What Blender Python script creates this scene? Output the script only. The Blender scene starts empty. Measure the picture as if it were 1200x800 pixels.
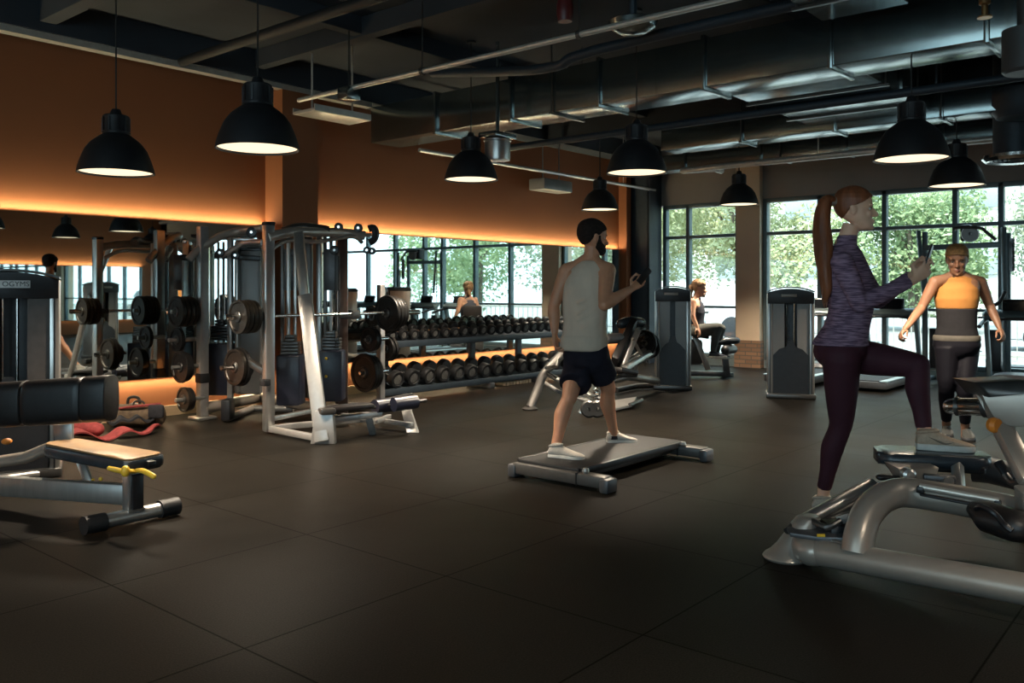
import bpy, bmesh, math, random
from mathutils import Vector, Matrix
V = Vector
PI = math.pi
random.seed(7)
SC = bpy.context.scene
COL = SC.collection
# ---------- camera frame: room axes X (along the orange wall) and Y (towards it) ----------
F = 1012.0; TH = math.radians(40.2); EYE = 1.25
FW = V((math.cos(TH), math.sin(TH), 0)); RT = V((math.sin(TH), -math.cos(TH), 0)); UP = V((0, 0, 1))
CAM = V((0, 0, EYE))
def P(px, py, d): return CAM + d*(FW + RT*((px-600)/F) + UP*((340-py)/F))
def G(px, py, z=0.0):
    d = (EYE-z)*F/(py-340.0); return P(px, py, d)
def GX(px, X, z=0.0):
    k = (px-600)/F; d = X/(FW.x+RT.x*k); p = CAM+d*(FW+RT*k); return V((p.x, p.y, z))
def GY(px, Y, z=0.0):
    k = (px-600)/F; d = Y/(FW.y+RT.y*k); p = CAM+d*(FW+RT*k); return V((p.x, p.y, z))
def lerp(a, b, t): return a+(b-a)*t
# ---------- mesh builder ----------
def frame(t, up=UP):
    t = t.normalized()
    s = t.cross(up)
    if s.length < 1e-4: s = t.cross(V((1, 0, 0)))
    s.normalize(); return t, s, s.cross(t).normalized()
class MB:
    def __init__(s): s.bm = bmesh.new()
    def _faces(s, grid, closed=True):
        n = len(grid[0])
        for a, b in zip(grid, grid[1:]):
            for i in range(n if closed else n-1):
                j = (i+1) % n
                try: s.bm.faces.new((a[i], a[j], b[j], b[i]))
                except ValueError: pass
    def ring(s, pts): return [s.bm.verts.new(p) for p in pts]
    def loftp(s, rings, cap=True):
        g = [s.ring(r) for r in rings]
        s._faces(g)
        if cap:
            for r in (g[0], g[-1]):
                try: s.bm.faces.new(r)
                except ValueError: pass
        return s
    def box(s, c, size, R=None, bev=0.0):
        m = Matrix.Translation(V(c))
        if R is not None: m = m @ R.to_4x4()
        m = m @ Matrix.Diagonal((*size, 1))
        r = bmesh.ops.create_cube(s.bm, size=1, matrix=m)
        if bev > 0:
            es = list({e for v in r['verts'] for e in v.link_edges})
            bmesh.ops.bevel(s.bm, geom=es, offset=bev, segments=2, affect='EDGES', profile=0.5)
        return s
    def beam(s, p0, p1, w, h, up=UP, bev=0.006):
        p0, p1 = V(p0), V(p1)
        t, sd, u = frame(p1-p0, up)
        R = Matrix((sd, t, u)).transposed()
        return s.box((p0+p1)/2, (w, (p1-p0).length, h), R, bev)
    def tube(s, pts, r, seg=10, smooth=0, squash=None, round_ends=False):
        pts = [V(p) for p in pts]
        rs = list(r) if isinstance(r, (list, tuple)) else [r]*len(pts)
        if smooth and len(pts) > 2:
            np_, nr = [], []
            for i in range(len(pts)-1):
                a = pts[max(i-1, 0)]; b = pts[i]; c = pts[i+1]; d = pts[min(i+2, len(pts)-1)]
                for k in range(smooth):
                    t = k/smooth
                    np_.append(0.5*((2*b)+(c-a)*t+(2*a-5*b+4*c-d)*t*t+(3*b-a-3*c+d)*t**3))
                    nr.append(lerp(rs[i], rs[i+1], t))
            np_.append(pts[-1]); nr.append(rs[-1]); pts, rs = np_, nr
        if round_ends:
            a, b = (pts[0]-pts[1]).normalized(), (pts[-1]-pts[-2]).normalized()
            pre, post = [], []
            for q in (0.97, 0.8, 0.45):
                pre.append((pts[0]+a*rs[0]*q, rs[0]*math.sqrt(1-q*q)))
                post.insert(0, (pts[-1]+b*rs[-1]*q, rs[-1]*math.sqrt(1-q*q)))
            allp = pre+list(zip(pts, rs))+post
            pts = [x[0] for x in allp]; rs = [x[1] for x in allp]
        rings = []
        t0 = (pts[1]-pts[0]).normalized()
        _, sd, u = frame(t0)
        for i, p in enumerate(pts):
            if i == 0: t = pts[1]-pts[0]
            elif i == len(pts)-1: t = pts[-1]-pts[-2]
            else: t = (pts[i+1]-pts[i]).normalized()+(pts[i]-pts[i-1]).normalized()
            if t.length < 1e-9: t = t0
            t = t.normalized()
            q = t0.rotation_difference(t); sd = (q @ sd).normalized(); u = (q @ u).normalized(); t0 = t
            sq = squash or (1, 1)
            rings.append([p+sd*(math.cos(a)*rs[i]*sq[0])+u*(math.sin(a)*rs[i]*sq[1]) for a in [2*PI*k/seg for k in range(seg)]])
        return s.loftp(rings)
    def lathe(s, prof, o=(0, 0, 0), axis=UP, seg=24, cap=False):
        t, sd, u = frame(V(axis)); o = V(o)
        rings = [[o+t*z+(sd*math.cos(a)+u*math.sin(a))*max(r, 1e-4) for a in [2*PI*k/seg for k in range(seg)]] for r, z in prof]
        return s.loftp(rings, cap)
    def ell(s, c, r, R=None, seg=12):
        m = Matrix.Translation(V(c))
        if R is not None: m = m @ R.to_4x4()
        if not isinstance(r, (tuple, list)): r = (r, r, r)
        bmesh.ops.create_uvsphere(s.bm, u_segments=seg, v_segments=max(6, seg*2//3), radius=1, matrix=m @ Matrix.Diagonal((*r, 1)))
        return s
    def prism(s, outline, off, bev=0.0):
        a = [V(p) for p in outline]; off = V(off)
        va = s.ring(a); vb = s.ring([p+off for p in a])
        s._faces([va, vb])
        fs = [s.bm.faces.new(va), s.bm.faces.new(list(reversed(vb)))]
        if bev > 0:
            es = list({e for f in fs for e in f.edges})
            bmesh.ops.bevel(s.bm, geom=es, offset=bev, segments=2, affect='EDGES', profile=0.5)
        return s
    def rings(s, rs, seg=20, pw=2.0):
        """rs: (centre, half_side, half_front, side, front)"""
        out = []
        for c, rx, ry, sd, fr in rs:
            ring = []
            for k in range(seg):
                a = 2*PI*k/seg; ca, sa = math.cos(a), math.sin(a)
                ex = math.copysign(abs(ca)**(2/pw), ca); ey = math.copysign(abs(sa)**(2/pw), sa)
                ring.append(V(c)+sd*(rx*ex)+fr*(ry*ey))
            out.append(ring)
        return s.loftp(out)
def tags(o, label=None, cat=None, group=None, kind=None):
    if label: o['label'] = label
    if cat: o['category'] = cat
    if group: o['group'] = group
    if kind: o['kind'] = kind
    return o
def thing(name, label, cat, loc=(0, 0, 0), group=None, rz=0.0):
    o = bpy.data.objects.new(name, None); COL.objects.link(o); o.empty_display_size = 0.1
    o.location = V(loc); o.rotation_euler = (0, 0, rz)
    return tags(o, label, cat, group)
def base_of(o):
    b = V((0, 0, 0))
    while o is not None: b = b+V(o.location); o = o.parent
    return b
def part(name, m, mt, parent=None, loc=None, local=False, sharp=0.6, label=None, flat=False):
    """m holds world coordinates unless local=True (then they are relative to the parent)"""
    bm = m.bm
    bmesh.ops.recalc_face_normals(bm, faces=bm.faces)
    o_w = V(loc) if loc is not None else (base_of(parent) if (parent is not None and not local) else V((0, 0, 0)))
    if loc is None and parent is None and not local:
        vs = [v.co for v in bm.verts]
        o_w = V(((min(v.x for v in vs)+max(v.x for v in vs))/2, (min(v.y for v in vs)+max(v.y for v in vs))/2, min(v.z for v in vs)))
    if o_w.length > 0: bmesh.ops.translate(bm, vec=-o_w, verts=bm.verts)
    me = bpy.data.meshes.new(name); bm.to_mesh(me); bm.free()
    if not flat:
        me.shade_smooth(); me.set_sharp_from_angle(angle=sharp)
    me.materials.append(mt)
    o = bpy.data.objects.new(name, me); COL.objects.link(o)
    if parent is not None:
        o.parent = parent
        if loc is not None: o.location = V(loc)-base_of(parent)
    else: o.location = o_w
    if label: o['label'] = label
    return o
def struct(name, m, mt, parent=None):
    o = part(name, m, mt, parent, flat=True)
    if parent is None: o['kind'] = 'structure'
    return o
def copy_tree(o, parent=None):
    c = o.copy(); COL.objects.link(c)
    if parent is not None: c.parent = parent
    for ch in [x for x in KIDS.get(o.name, [])]: copy_tree(ch, c)
    return c
KIDS = {}
def register(o):
    for ch in o.children: 
        KIDS.setdefault(o.name, []).append(ch); register(ch)
def dup(o, loc, rz=0.0, label=None, group=None):
    if o.name not in KIDS: register(o)
    c = copy_tree(o); c.location = V(loc); c.rotation_euler = (0, 0, rz)
    return tags(c, label, None, group)
# ---------- materials ----------
def mat(name, col, rough=0.5, metal=0.0, var=0.12, scale=18.0, bump=0.0, bscale=None, spec=0.5, coat=0.0, sheen=0.0, stretch=None):
    m = bpy.data.materials.new(name); m.use_nodes = True
    nt = m.node_tree; n = nt.nodes; b = n['Principled BSDF']
    b.inputs['Roughness'].default_value = rough; b.inputs['Metallic'].default_value = metal
    b.inputs['Specular IOR Level'].default_value = spec
    if coat: b.inputs['Coat Weight'].default_value = coat; b.inputs['Coat Roughness'].default_value = 0.15
    if sheen: b.inputs['Sheen Weight'].default_value = sheen
    tc = n.new('ShaderNodeTexCoord'); nz = n.new('ShaderNodeTexNoise'); nz.inputs['Scale'].default_value = scale; nz.inputs['Detail'].default_value = 3
    src = tc.outputs['Object']
    if stretch:
        mp = n.new('ShaderNodeMapping'); mp.inputs['Scale'].default_value = stretch
        nt.links.new(src, mp.inputs['Vector']); src = mp.outputs['Vector']
    nt.links.new(src, nz.inputs['Vector'])
    cr = n.new('ShaderNodeValToRGB')
    e = cr.color_ramp.elements
    e[0].position = 0.3; e[1].position = 0.7
    e[0].color = (*[c*(1-var) for c in col], 1); e[1].color = (*[min(1, c*(1+var)) for c in col], 1)
    nt.links.new(nz.outputs['Fac'], cr.inputs['Fac']); nt.links.new(cr.outputs['Color'], b.inputs['Base Color'])
    if bump:
        n2 = n.new('ShaderNodeTexNoise'); n2.inputs['Scale'].default_value = bscale or scale*4; n2.inputs['Detail'].default_value = 4
        nt.links.new(src, n2.inputs['Vector'])
        bp = n.new('ShaderNodeBump'); bp.inputs['Strength'].default_value = bump; bp.inputs['Distance'].default_value = 0.01
        nt.links.new(n2.outputs['Fac'], bp.inputs['Height']); nt.links.new(bp.outputs['Normal'], b.inputs['Normal'])
    return m
def emit(name, col, s):
    m = bpy.data.materials.new(name); m.use_nodes = True; nt = m.node_tree
    b = nt.nodes['Principled BSDF']; b.inputs['Base Color'].default_value = (*col, 1)
    b.inputs['Emission Color'].default_value = (*col, 1); b.inputs['Emission Strength'].default_value = s
    return m
M = dict(
    silver=mat('brushed_silver', (.52, .51, .49), .32, .85, .08, 30, stretch=(1, 1, .15)),
    pale=mat('pale_silver_paint', (.39, .375, .36), .34, .55, .06),
    grey=mat('warm_grey_paint', (.40, .345, .295), .36, .5, .06, 9, coat=.3),
    dgrey=mat('dark_grey_paint', (.10, .10, .105), .4, .4, .1),
    mid=mat('mid_grey_paint', (.105, .098, .092), .4, .5, .08),
    brownpanel=mat('dark_brown_panel', (.085, .072, .065), .42, .3),
    panel=mat('grey_panel', (.22, .21, .20), .42, .3, .06, 5),
    chrome=mat('chrome', (.75, .74, .72), .14, 1.0, .03),
    steel=mat('dark_steel', (.12, .115, .11), .35, .8, .1),
    black=mat('black_plastic', (.013, .013, .015), .38, 0, .2),
    rubber=mat('black_rubber', (.009, .009, .010), .55, 0, .25, 40, .15),
    vinyl=mat('black_vinyl', (.013, .011, .011), .42, 0, .2, 25, .08, 120),
    seatgloss=mat('slate_vinyl', (.030, .037, .045), .27, 0, .12, 25, .06, 120),
    tan=mat('tan_reflection_vinyl', (.27, .155, .065), .42, 0, .12, 14, .05, 120),
    navy=mat('navy_plastic', (.016, .018, .032), .35, 0, .15),
    iron=mat('cast_iron', (.020, .018, .017), .42, .45, .3, 26, .2, 60),
    ironb=mat('bronze_iron', (.034, .027, .021), .4, .5, .3, 26, .2, 60),
    yellow=mat('yellow_plastic', (.75, .47, .04), .4),
    orangek=mat('orange_knob_plastic', (.75, .23, .03), .4),
    orange=mat('orange_wall_paint', (.27, .088, .028), .75, 0, .05, 1.3, .03, 60),
    beige=mat('beige_wall_paint', (.62, .48, .34), .8, 0, .05, 2, .03, 60),
    header=mat('taupe_wall_paint', (.26, .225, .20), .8, 0, .06, 2),
    ceil=mat('dark_ceiling_paint', (.030, .035, .043), .85, 0, .15, 2, .1, 30),
    slate=mat('slate_steel_paint', (.030, .042, .055), .5, .2, .1),
    wframe=mat('window_frame_grey', (.13, .17, .18), .42, .3, .06),
    wood=mat('pale_wood_skirting', (.42, .30, .19), .5, 0, .15, 3, stretch=(1, 8, 8)),
    duct=mat('galvanised_sheet', (.24, .28, .28), .2, .92, .16, 2.2, .05, 8),
    ductd=mat('dull_duct_sheet', (.085, .085, .085), .55, .35, .15, 2),
    conduit=mat('conduit_steel', (.62, .58, .52), .38, .6, .08),
    cable=mat('black_cable', (.01, .01, .01), .6),
    shade=mat('matte_black_shade', (.016, .016, .018), .5, .1, .1),
    red=mat('maroon_fabric', (.19, .035, .035), .75, 0, .25, 25, .3, 80),
    bag=mat('olive_bag_fabric', (.085, .06, .04), .75, 0, .25, 25, .3, 60),
    darkc=mat('dark_cloth', (.022, .022, .026), .85, 0, .2, 30, .2, 90),
    belt=mat('treadmill_belt', (.010, .010, .011), .6, 0, .15, 90, .25, 220),
    screen=mat('dark_screen_glass', (.01, .012, .015), .12),
    white=mat('white_plastic', (.7, .7, .68), .45),
    plate=mat('label_plate_metal', (.30, .27, .23), .4, .3),
    lbl=mat('dumbbell_end_metal', (.20, .195, .185), .4, .5, .4, 60),
    blue=mat('blue_white_deck', (.35, .5, .58), .35),
    brick=None,
)
LEDP=4.4; LAMPP=430.0; WORLD=4.6; SUN=8.0; EXPO=0.45
# ---------- room materials ----------
def floor_mat():
    m = bpy.data.materials.new('rubber_floor_tiles'); m.use_nodes = True; nt = m.node_tree; n = nt.nodes; L = nt.links
    b = n['Principled BSDF']
    geo = n.new('ShaderNodeNewGeometry'); sep = n.new('ShaderNodeSeparateXYZ'); L.new(geo.outputs['Position'], sep.inputs[0])
    def math_(op, a, bb=None, c=None):
        x = n.new('ShaderNodeMath'); x.operation = op
        for i, q in enumerate((a, bb, c)):
            if q is None: continue
            if isinstance(q, (int, float)): x.inputs[i].default_value = q
            else: L.new(q, x.inputs[i])
        return x.outputs[0]
    ds = []; ids = []
    for ax, off in (('X', 0.7), ('Y', 0.66)):
        u = math_('SUBTRACT', sep.outputs[ax], off)
        fr = math_('FRACT', u); dd = math_('ABSOLUTE', math_('SUBTRACT', fr, 0.5))
        ds.append(math_('SUBTRACT', 0.5, dd)); ids.append(math_('FLOOR', u))
    dm = math_('MINIMUM', ds[0], ds[1])
    line = n.new('ShaderNodeMapRange'); L.new(dm, line.inputs[0]); line.inputs[1].default_value = 0.002; line.inputs[2].default_value = 0.0055
    wn = n.new('ShaderNodeTexWhiteNoise'); wn.noise_dimensions = '2D'
    cb = n.new('ShaderNodeCombineXYZ'); L.new(ids[0], cb.inputs[0]); L.new(ids[1], cb.inputs[1]); L.new(cb.outputs[0], wn.inputs['Vector'])
    nz = n.new('ShaderNodeTexNoise'); nz.inputs['Scale'].default_value = 160; nz.inputs['Detail'].default_value = 3; L.new(geo.outputs['Position'], nz.inputs['Vector'])
    n3 = n.new('ShaderNodeTexNoise'); n3.inputs['Scale'].default_value = 1.4; n3.inputs['Detail'].default_value = 5; L.new(geo.outputs['Position'], n3.inputs['Vector'])
    ramp = n.new('ShaderNodeValToRGB'); e = ramp.color_ramp.elements
    e[0].position = .35; e[0].color = (.0060, .0052, .0042, 1); e[1].position = .75; e[1].color = (.0215, .0182, .0145, 1)
    L.new(nz.outputs['Fac'], ramp.inputs['Fac'])
    k = math_('MULTIPLY', math_('ADD', math_('MULTIPLY', wn.outputs['Value'], .28), math_('ADD', math_('MULTIPLY', n3.outputs['Fac'], .6), .55)), math_('ADD', math_('MULTIPLY', line.outputs[0], .75), .25))
    mx = n.new('ShaderNodeMix'); mx.data_type = 'RGBA'; mx.blend_type = 'MULTIPLY'; mx.inputs[0].default_value = 1
    L.new(ramp.outputs['Color'], mx.inputs[6]); cc = n.new('ShaderNodeCombineColor'); [L.new(k, cc.inputs[i]) for i in range(3)]; L.new(cc.outputs[0], mx.inputs[7])
    L.new(mx.outputs[2], b.inputs['Base Color'])
    rr = n.new('ShaderNodeMapRange'); L.new(n3.outputs['Fac'], rr.inputs[0]); rr.inputs[3].default_value = .34; rr.inputs[4].default_value = .50
    L.new(rr.outputs[0], b.inputs['Roughness'])
    b.inputs['Specular IOR Level'].default_value = .5
    bp = n.new('ShaderNodeBump'); bp.inputs['Strength'].default_value = .12; bp.inputs['Distance'].default_value = .004
    L.new(nz.outputs['Fac'], bp.inputs['Height'])
    sl = math_('ADD', math_('MULTIPLY', line.outputs[0], .025), .01); L.new(sl, b.inputs['Specular IOR Level']); L.new(bp.outputs['Normal'], b.inputs['Normal'])
    return m
def brick_mat():
    m = bpy.data.materials.new('brown_brick'); m.use_nodes = True; nt = m.node_tree; n = nt.nodes; b = n['Principled BSDF']
    tc = n.new('ShaderNodeTexCoord'); mp = n.new('ShaderNodeMapping'); mp.inputs['Rotation'].default_value = (PI/2, 0, PI/2)
    sp = n.new('ShaderNodeSeparateXYZ'); cb = n.new('ShaderNodeCombineXYZ')
    nt.links.new(tc.outputs['Object'], sp.inputs[0])
    ad = n.new('ShaderNodeMath'); nt.links.new(sp.outputs['X'], ad.inputs[0]); nt.links.new(sp.outputs['Y'], ad.inputs[1])
    nt.links.new(ad.outputs[0], cb.inputs[0]); nt.links.new(sp.outputs['Z'], cb.inputs[1])
    br = n.new('ShaderNodeTexBrick'); br.inputs['Scale'].default_value = 1; br.inputs['Brick Width'].default_value = .2; br.inputs['Row Height'].default_value = .065
    br.inputs['Mortar Size'].default_value = .008
    br.inputs['Color1'].default_value = (.23, .13, .075, 1); br.inputs['Color2'].default_value = (.16, .09, .055, 1); br.inputs['Mortar'].default_value = (.10, .08, .06, 1)
    nt.links.new(cb.outputs[0], br.inputs['Vector']); nt.links.new(br.outputs['Color'], b.inputs['Base Color']); b.inputs['Roughness'].default_value = .85
    return m
def glass_mat():
    m = bpy.data.materials.new('window_glass'); m.use_nodes = True; nt = m.node_tree; n = nt.nodes; n.clear()
    o = n.new('ShaderNodeOutputMaterial'); mx = n.new('ShaderNodeMixShader'); t = n.new('ShaderNodeBsdfTransparent'); g = n.new('ShaderNodeBsdfGlossy')
    t.inputs[0].default_value = (.93, .96, .95, 1); g.inputs['Roughness'].default_value = .02
    fr = n.new('ShaderNodeLayerWeight'); fr.inputs[0].default_value = .5
    pw = n.new('ShaderNodeMath'); pw.operation = 'POWER'; pw.inputs[1].default_value = 4; nt.links.new(fr.outputs['Facing'], pw.inputs[0])
    ma = n.new('ShaderNodeMath'); ma.operation = 'MULTIPLY_ADD'; ma.inputs[1].default_value = .8; ma.inputs[2].default_value = .04; nt.links.new(pw.outputs[0], ma.inputs[0])
    nt.links.new(ma.outputs[0], mx.inputs[0]); nt.links.new(t.outputs[0], mx.inputs[1]); nt.links.new(g.outputs[0], mx.inputs[2]); nt.links.new(mx.outputs[0], o.inputs[0])
    return m
M['floor'] = floor_mat(); M['brick'] = brick_mat(); M['glass'] = glass_mat()
M['mirror'] = mat('silvered_mirror', (.74, .80, .78), .015, 1.0, .02)
M['led'] = emit('warm_led', (1, .82, .48), 4.0)
M['lamp'] = emit('warm_lamp_diffuser', (1, .80, .54), 1.05)
# ---------- room shell ----------
XW, YW, X0, Y0, ZC = 13.24, 8.2, -4.0, -9.0, 3.75
struct('floor', MB().box(((XW+X0)/2, (YW+Y0)/2, -.1), (XW-X0+.8, YW-Y0+.8, .2)), M['floor'])
struct('ceiling', MB().box(((XW+X0)/2, (YW+Y0)/2, ZC+.1), (XW-X0+.8, YW-Y0+.8, .2)), M['ceil'])
struct('wall_left', MB().box(((XW+X0)/2, YW+.1, ZC/2), (XW-X0+.4, .2, ZC)), M['orange'])
struct('wall_front', MB().box(((XW+X0)/2, Y0-.1, ZC/2), (XW-X0+.4, .2, ZC)), M['orange'])
m = MB().box((X0-.1, (YW+Y0)/2, .2), (.2, YW-Y0, .4)).box((X0-.1, (YW+Y0)/2, 3.45), (.2, YW-Y0, .6))
for ya, yb in ((-9, -4.0), (-.2, .4), (4.2, 8.2)): m.box((X0-.1, (ya+yb)/2, 1.75), (.2, yb-ya, 2.8))
struct('wall_back', m, M['header'])
ZT, ZS = 2.72, .13
m = MB().box((XW+.12, (YW+Y0)/2, (ZT+ZC)/2), (.24, YW-Y0, ZC-ZT)).box((XW+.12, (YW+Y0)/2, ZS/2), (.24, YW-Y0, ZS))
struct('wall_right', m, M['header'])
# pilaster on the orange wall, dark steel column in the corner, beige pier between the windows
struct('trim_1', MB().box((5.735, 8.04, ZC/2), (.47, .32, ZC)), M['orange'])
struct('trim_2', MB().box((13.02, 7.98, ZC/2), (.44, .44, ZC)).box((12.95, 7.76, ZC/2), (.30, .04, ZC)), M['slate'])
struct('trim_3', MB().box((XW+.10, 6.105, (ZC+.42)/2), (.42, .41, ZC-.42)), M['beige'])
struct('trim_4', MB().box((XW+.10, 6.105, .22), (.46, .45, .44)), M['brick'])
struct('trim_5', MB().box((12.62, 8.12, ZC/2), (.14, .16, ZC)), M['orange'])
struct('baseboard_right', MB().box((XW-.02, (5.85+Y0)/2, .06), (.05, 5.85-Y0, .12)).box((XW-.02, 7.0, .06), (.05, 1.36, .12)), M['wframe'])
struct('baseboard_left', MB().box(((5.49+X0)/2, YW-.015, .05), (5.49-X0, .03, .10)).box(((5.98+12.5)/2, YW-.015, .05), (12.5-5.98, .03, .10)), M['wood'])
# windows
def window(idx, y0, y1, mull, low=True):
    fr = MB()
    for y in [y0, y1]+mull: fr.box((XW+.05, y, (ZS+ZT)/2), (.11, .07, ZT-ZS), bev=.008)
    for z in (ZS+.03, ZT-.03): fr.box((XW+.05, (y0+y1)/2, z), (.11, y1-y0, .07), bev=.008)
    fr.box((XW+.05, (y0+y1)/2, 2.16), (.10, y1-y0, .055), bev=.008)
    if low: fr.box((XW+.05, (y0+y1)/2, .97), (.08, y1-y0, .04), bev=.006)
    w = part('window_%d' % idx, fr, M['wframe']); w['kind'] = 'structure'
    ys = sorted([y0, y1]+mull)
    for a, b in zip(ys, ys[1:]):
        part('window_pane', MB().box((XW+.06, (a+b)/2, (ZS+ZT)/2), (.012, b-a-.05, ZT-ZS-.08)), M['glass'], w)
window(1, 6.34, 7.70, [7.25])
window(2, -1.4, 5.86, [4.98, 4.02, 3.07, 2.5, 1.55, .6, -.4])
window(3, -8.6, -2.0, [-7.5, -6.4, -5.3, -4.2, -3.1])
for k, (ya, yb) in enumerate(((-4.0, -.2), (.4, 4.2))):  # unseen windows behind the camera, put in for soft fill
    fr = MB()
    for y in (ya+.03, (ya+yb)/2, yb-.03): fr.box((X0-.1, y, 1.78), (.1, .06, 2.76))
    for z in (.43, 3.12): fr.box((X0-.1, (ya+yb)/2, z), (.1, yb-ya, .06))
    w = part('window_%d' % (4+k), fr, M['wframe']); w['kind'] = 'structure'
    part('window_pane', MB().box((X0-.1, (ya+yb)/2, 1.78), (.012, yb-ya-.1, 2.64)), M['glass'], w)
struct('trim_6', MB().box((XW+.10, -1.7, ZC/2), (.42, .56, ZC)), M['beige'])
struct('trim_7', MB().box((XW+.12, -8.82, ZC/2), (.24, .36, ZC)), M['header'])
struct('trim_14', MB().box(((12.7+X0)/2, 8.03, (3.47+ZC)/2), (12.7-X0, .36, ZC-3.47)), M['ceil'])
# mirrors with light strips
def mirror(x0, x1, y, label, ny=-1):
    t = thing('wall_mirror', label, 'mirror', ((x0+x1)/2, y, .39), 'long mirrors on the orange walls' if ny > 0 else None)
    part('mirror_glass', MB().box(((x0+x1)/2, y+ny*.075, 1.165), (x1-x0, .01, 1.55)), M['mirror'], t, flat=True)
    part('backing_board', MB().box(((x0+x1)/2, y+ny*.035, 1.165), (x1-x0-.02, .068, 1.50)), M['black'], t, flat=True)
    f = part('light_strip', MB().box(((x0+x1)/2, y+ny*.04, 1.932), (x1-x0-.06, .016, .010)), M['led'], t, flat=True, label='glowing warm strip along the top edge')
    part('light_strip', MB().box(((x0+x1)/2, y+ny*.04, .398), (x1-x0-.06, .016, .010)), M['led'], t, flat=True, label='glowing warm strip along the bottom edge')
def led(x0, x1, y, z, up, power, w=.03):
    L = bpy.data.lights.new('led_light', 'AREA'); L.shape = 'RECTANGLE'; L.size = x1-x0; L.size_y = w; L.energy = power; L.color = (1, .88, .55)
    o = bpy.data.objects.new('led_light', L); COL.objects.link(o); o.location = ((x0+x1)/2, y, z); o.rotation_euler = (PI if up else 0, 0, 0)
MIR = [(-3.9, 5.46, 'long mirror on orange wall left of the pilaster, behind the racks'), (6.0, 12.5, 'long mirror on orange wall right of the pilaster, above the dumbbells')]
for x0, x1, lb in MIR:
    mirror(x0, x1, YW, lb)
    led(x0, x1, YW-.045, 1.955, True, LEDP*(x1-x0))
    led(x0, x1, YW-.045, .375, False, LEDP*.8*(x1-x0))
mirror(0.5, 12.6, Y0, 'long mirror on the far opposite orange wall seen by reflection', 1)
led(0.5, 12.6, Y0+.045, 1.955, True, LEDP*12)
# ---------- pendant lamps ----------
def pendant():
    t = thing('pendant_lamp', '', 'lamp', (0, 0, 0), 'black dome pendant lamps over the gym floor')
    sh = [(.0, .43), (.082, .43), (.092, .422), (.092, .30), (.098, .285), (.13, .262), (.175, .225), (.215, .17), (.243, .10), (.262, .04), (.270, .0), (.263, .0), (.250, .05), (.225, .11), (.16, .20), (.0, .24)]
    part('lamp_shade', MB().lathe(sh, seg=40), M['shade'], t, local=True)
    n = MB()
    for k in range(10):
        a = 2*PI*k/10; n.box((.094*math.cos(a), .094*math.sin(a), .36), (.012, .012, .10), Matrix.Rotation(a, 3, 'Z'))
    n.lathe([(.094, .286), (.101, .290), (.101, .302), (.094, .306)], seg=28)
    part('neck_collar', n, M['black'], t, local=True)
    part('diffuser', MB().lathe([(0, .022), (.15, .018), (.256, .014), (.256, .02), (0, .028)], seg=40), M['lamp'], t, local=True, label='glowing warm white diffuser')
    part('socket_cap', MB().lathe([(0, .475), (.03, .475), (.04, .45), (.045, .428), (0, .428)], seg=20), M['black'], t, local=True)
    return t
LAMPS = [(136, 203, 85, 'black dome pendant in front of the dark orange wall, first from the left'),
         (302, 175, 96, 'largest black dome pendant, hanging just left of the pilaster'),
         (552, 211, 63, 'black dome pendant beside the short silver round duct'),
         (746, 203, 71, 'black dome pendant high above the man in the tank top'),
         (703, 246, 44, 'small black dome pendant over the far end of the dumbbell rack'),
         (866, 240, 45, 'small black dome pendant in front of the beige window pier'),
         (1068, 187, 84, 'large black dome pendant above the ponytailed woman'),
         (1121, 218, 62, 'black dome pendant low before the windows, behind the large one')]
lamp0 = pendant(); lamp_spots = []
first = True
register(lamp0)
for px, py, w, lb in LAMPS:
    d = .54*F/w; p = P(px, py, d)
    if first: t = lamp0; t.location = p; t['label'] = lb; first = False
    else: t = dup(lamp0, p, 0, lb)
    ln = ZC-p.z-.47
    m = MB().tube([(0, 0, .47), (0, 0, .47+ln)], .006 if w > 60 else .008, 6); m.lathe([(0, .45+ln), (.05, .45+ln), (.05, .47+ln), (0, .47+ln)], seg=16)
    c = part('cable', m, M['cable'], None, local=True); c.parent = t
    S = bpy.data.lights.new('lamp_light', 'SPOT'); S.energy = LAMPP; S.color = (1, .85, .66); S.spot_size = math.radians(118); S.spot_blend = .6; S.shadow_soft_size = .12
    so = bpy.data.objects.new('lamp_light', S); COL.objects.link(so); so.location = p+V((0, 0, -.01))
FILL_LAMPS = [(5.7, -.75, 'added black dome fill pendant just outside the right edge before the ponytailed woman'), (7.8, -2.6, 'added black dome fill pendant over the unseen right side near the windows'), (2.2, -.6, 'added black dome fill pendant above the camera to the right'), (-1.6, 1.6, 'added black dome fill pendant directly behind the camera'), (-1.4, 5.6, 'added black dome fill pendant behind the camera by the orange wall'), (10.6, -4.4, 'added black dome fill pendant at the far unseen corner by the windows'), (-1.2, -3.2, 'added black dome fill pendant behind the camera on the far side'), (0.4, 3.0, 'added black dome fill pendant out of view above and left of the camera')]
for x, y, lb in FILL_LAMPS:  # unseen pendants with spots, added to even out and brighten the room
    p = V((x, y, 2.35))
    t = dup(lamp0, p, 0, lb); ln = ZC-p.z-.47
    c = part('cable', MB().tube([(0, 0, .47), (0, 0, .47+ln)], .006, 6), M['cable'], None, local=True); c.parent = t
    S = bpy.data.lights.new('lamp_light', 'SPOT'); S.energy = LAMPP*(.32 if x == 5.7 else .42); S.color = (1, .88, .72); S.spot_size = math.radians(118); S.spot_blend = .6; S.shadow_soft_size = .12
    so = bpy.data.objects.new('lamp_light', S); COL.objects.link(so); so.location = p+V((0, 0, -.01))
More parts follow.
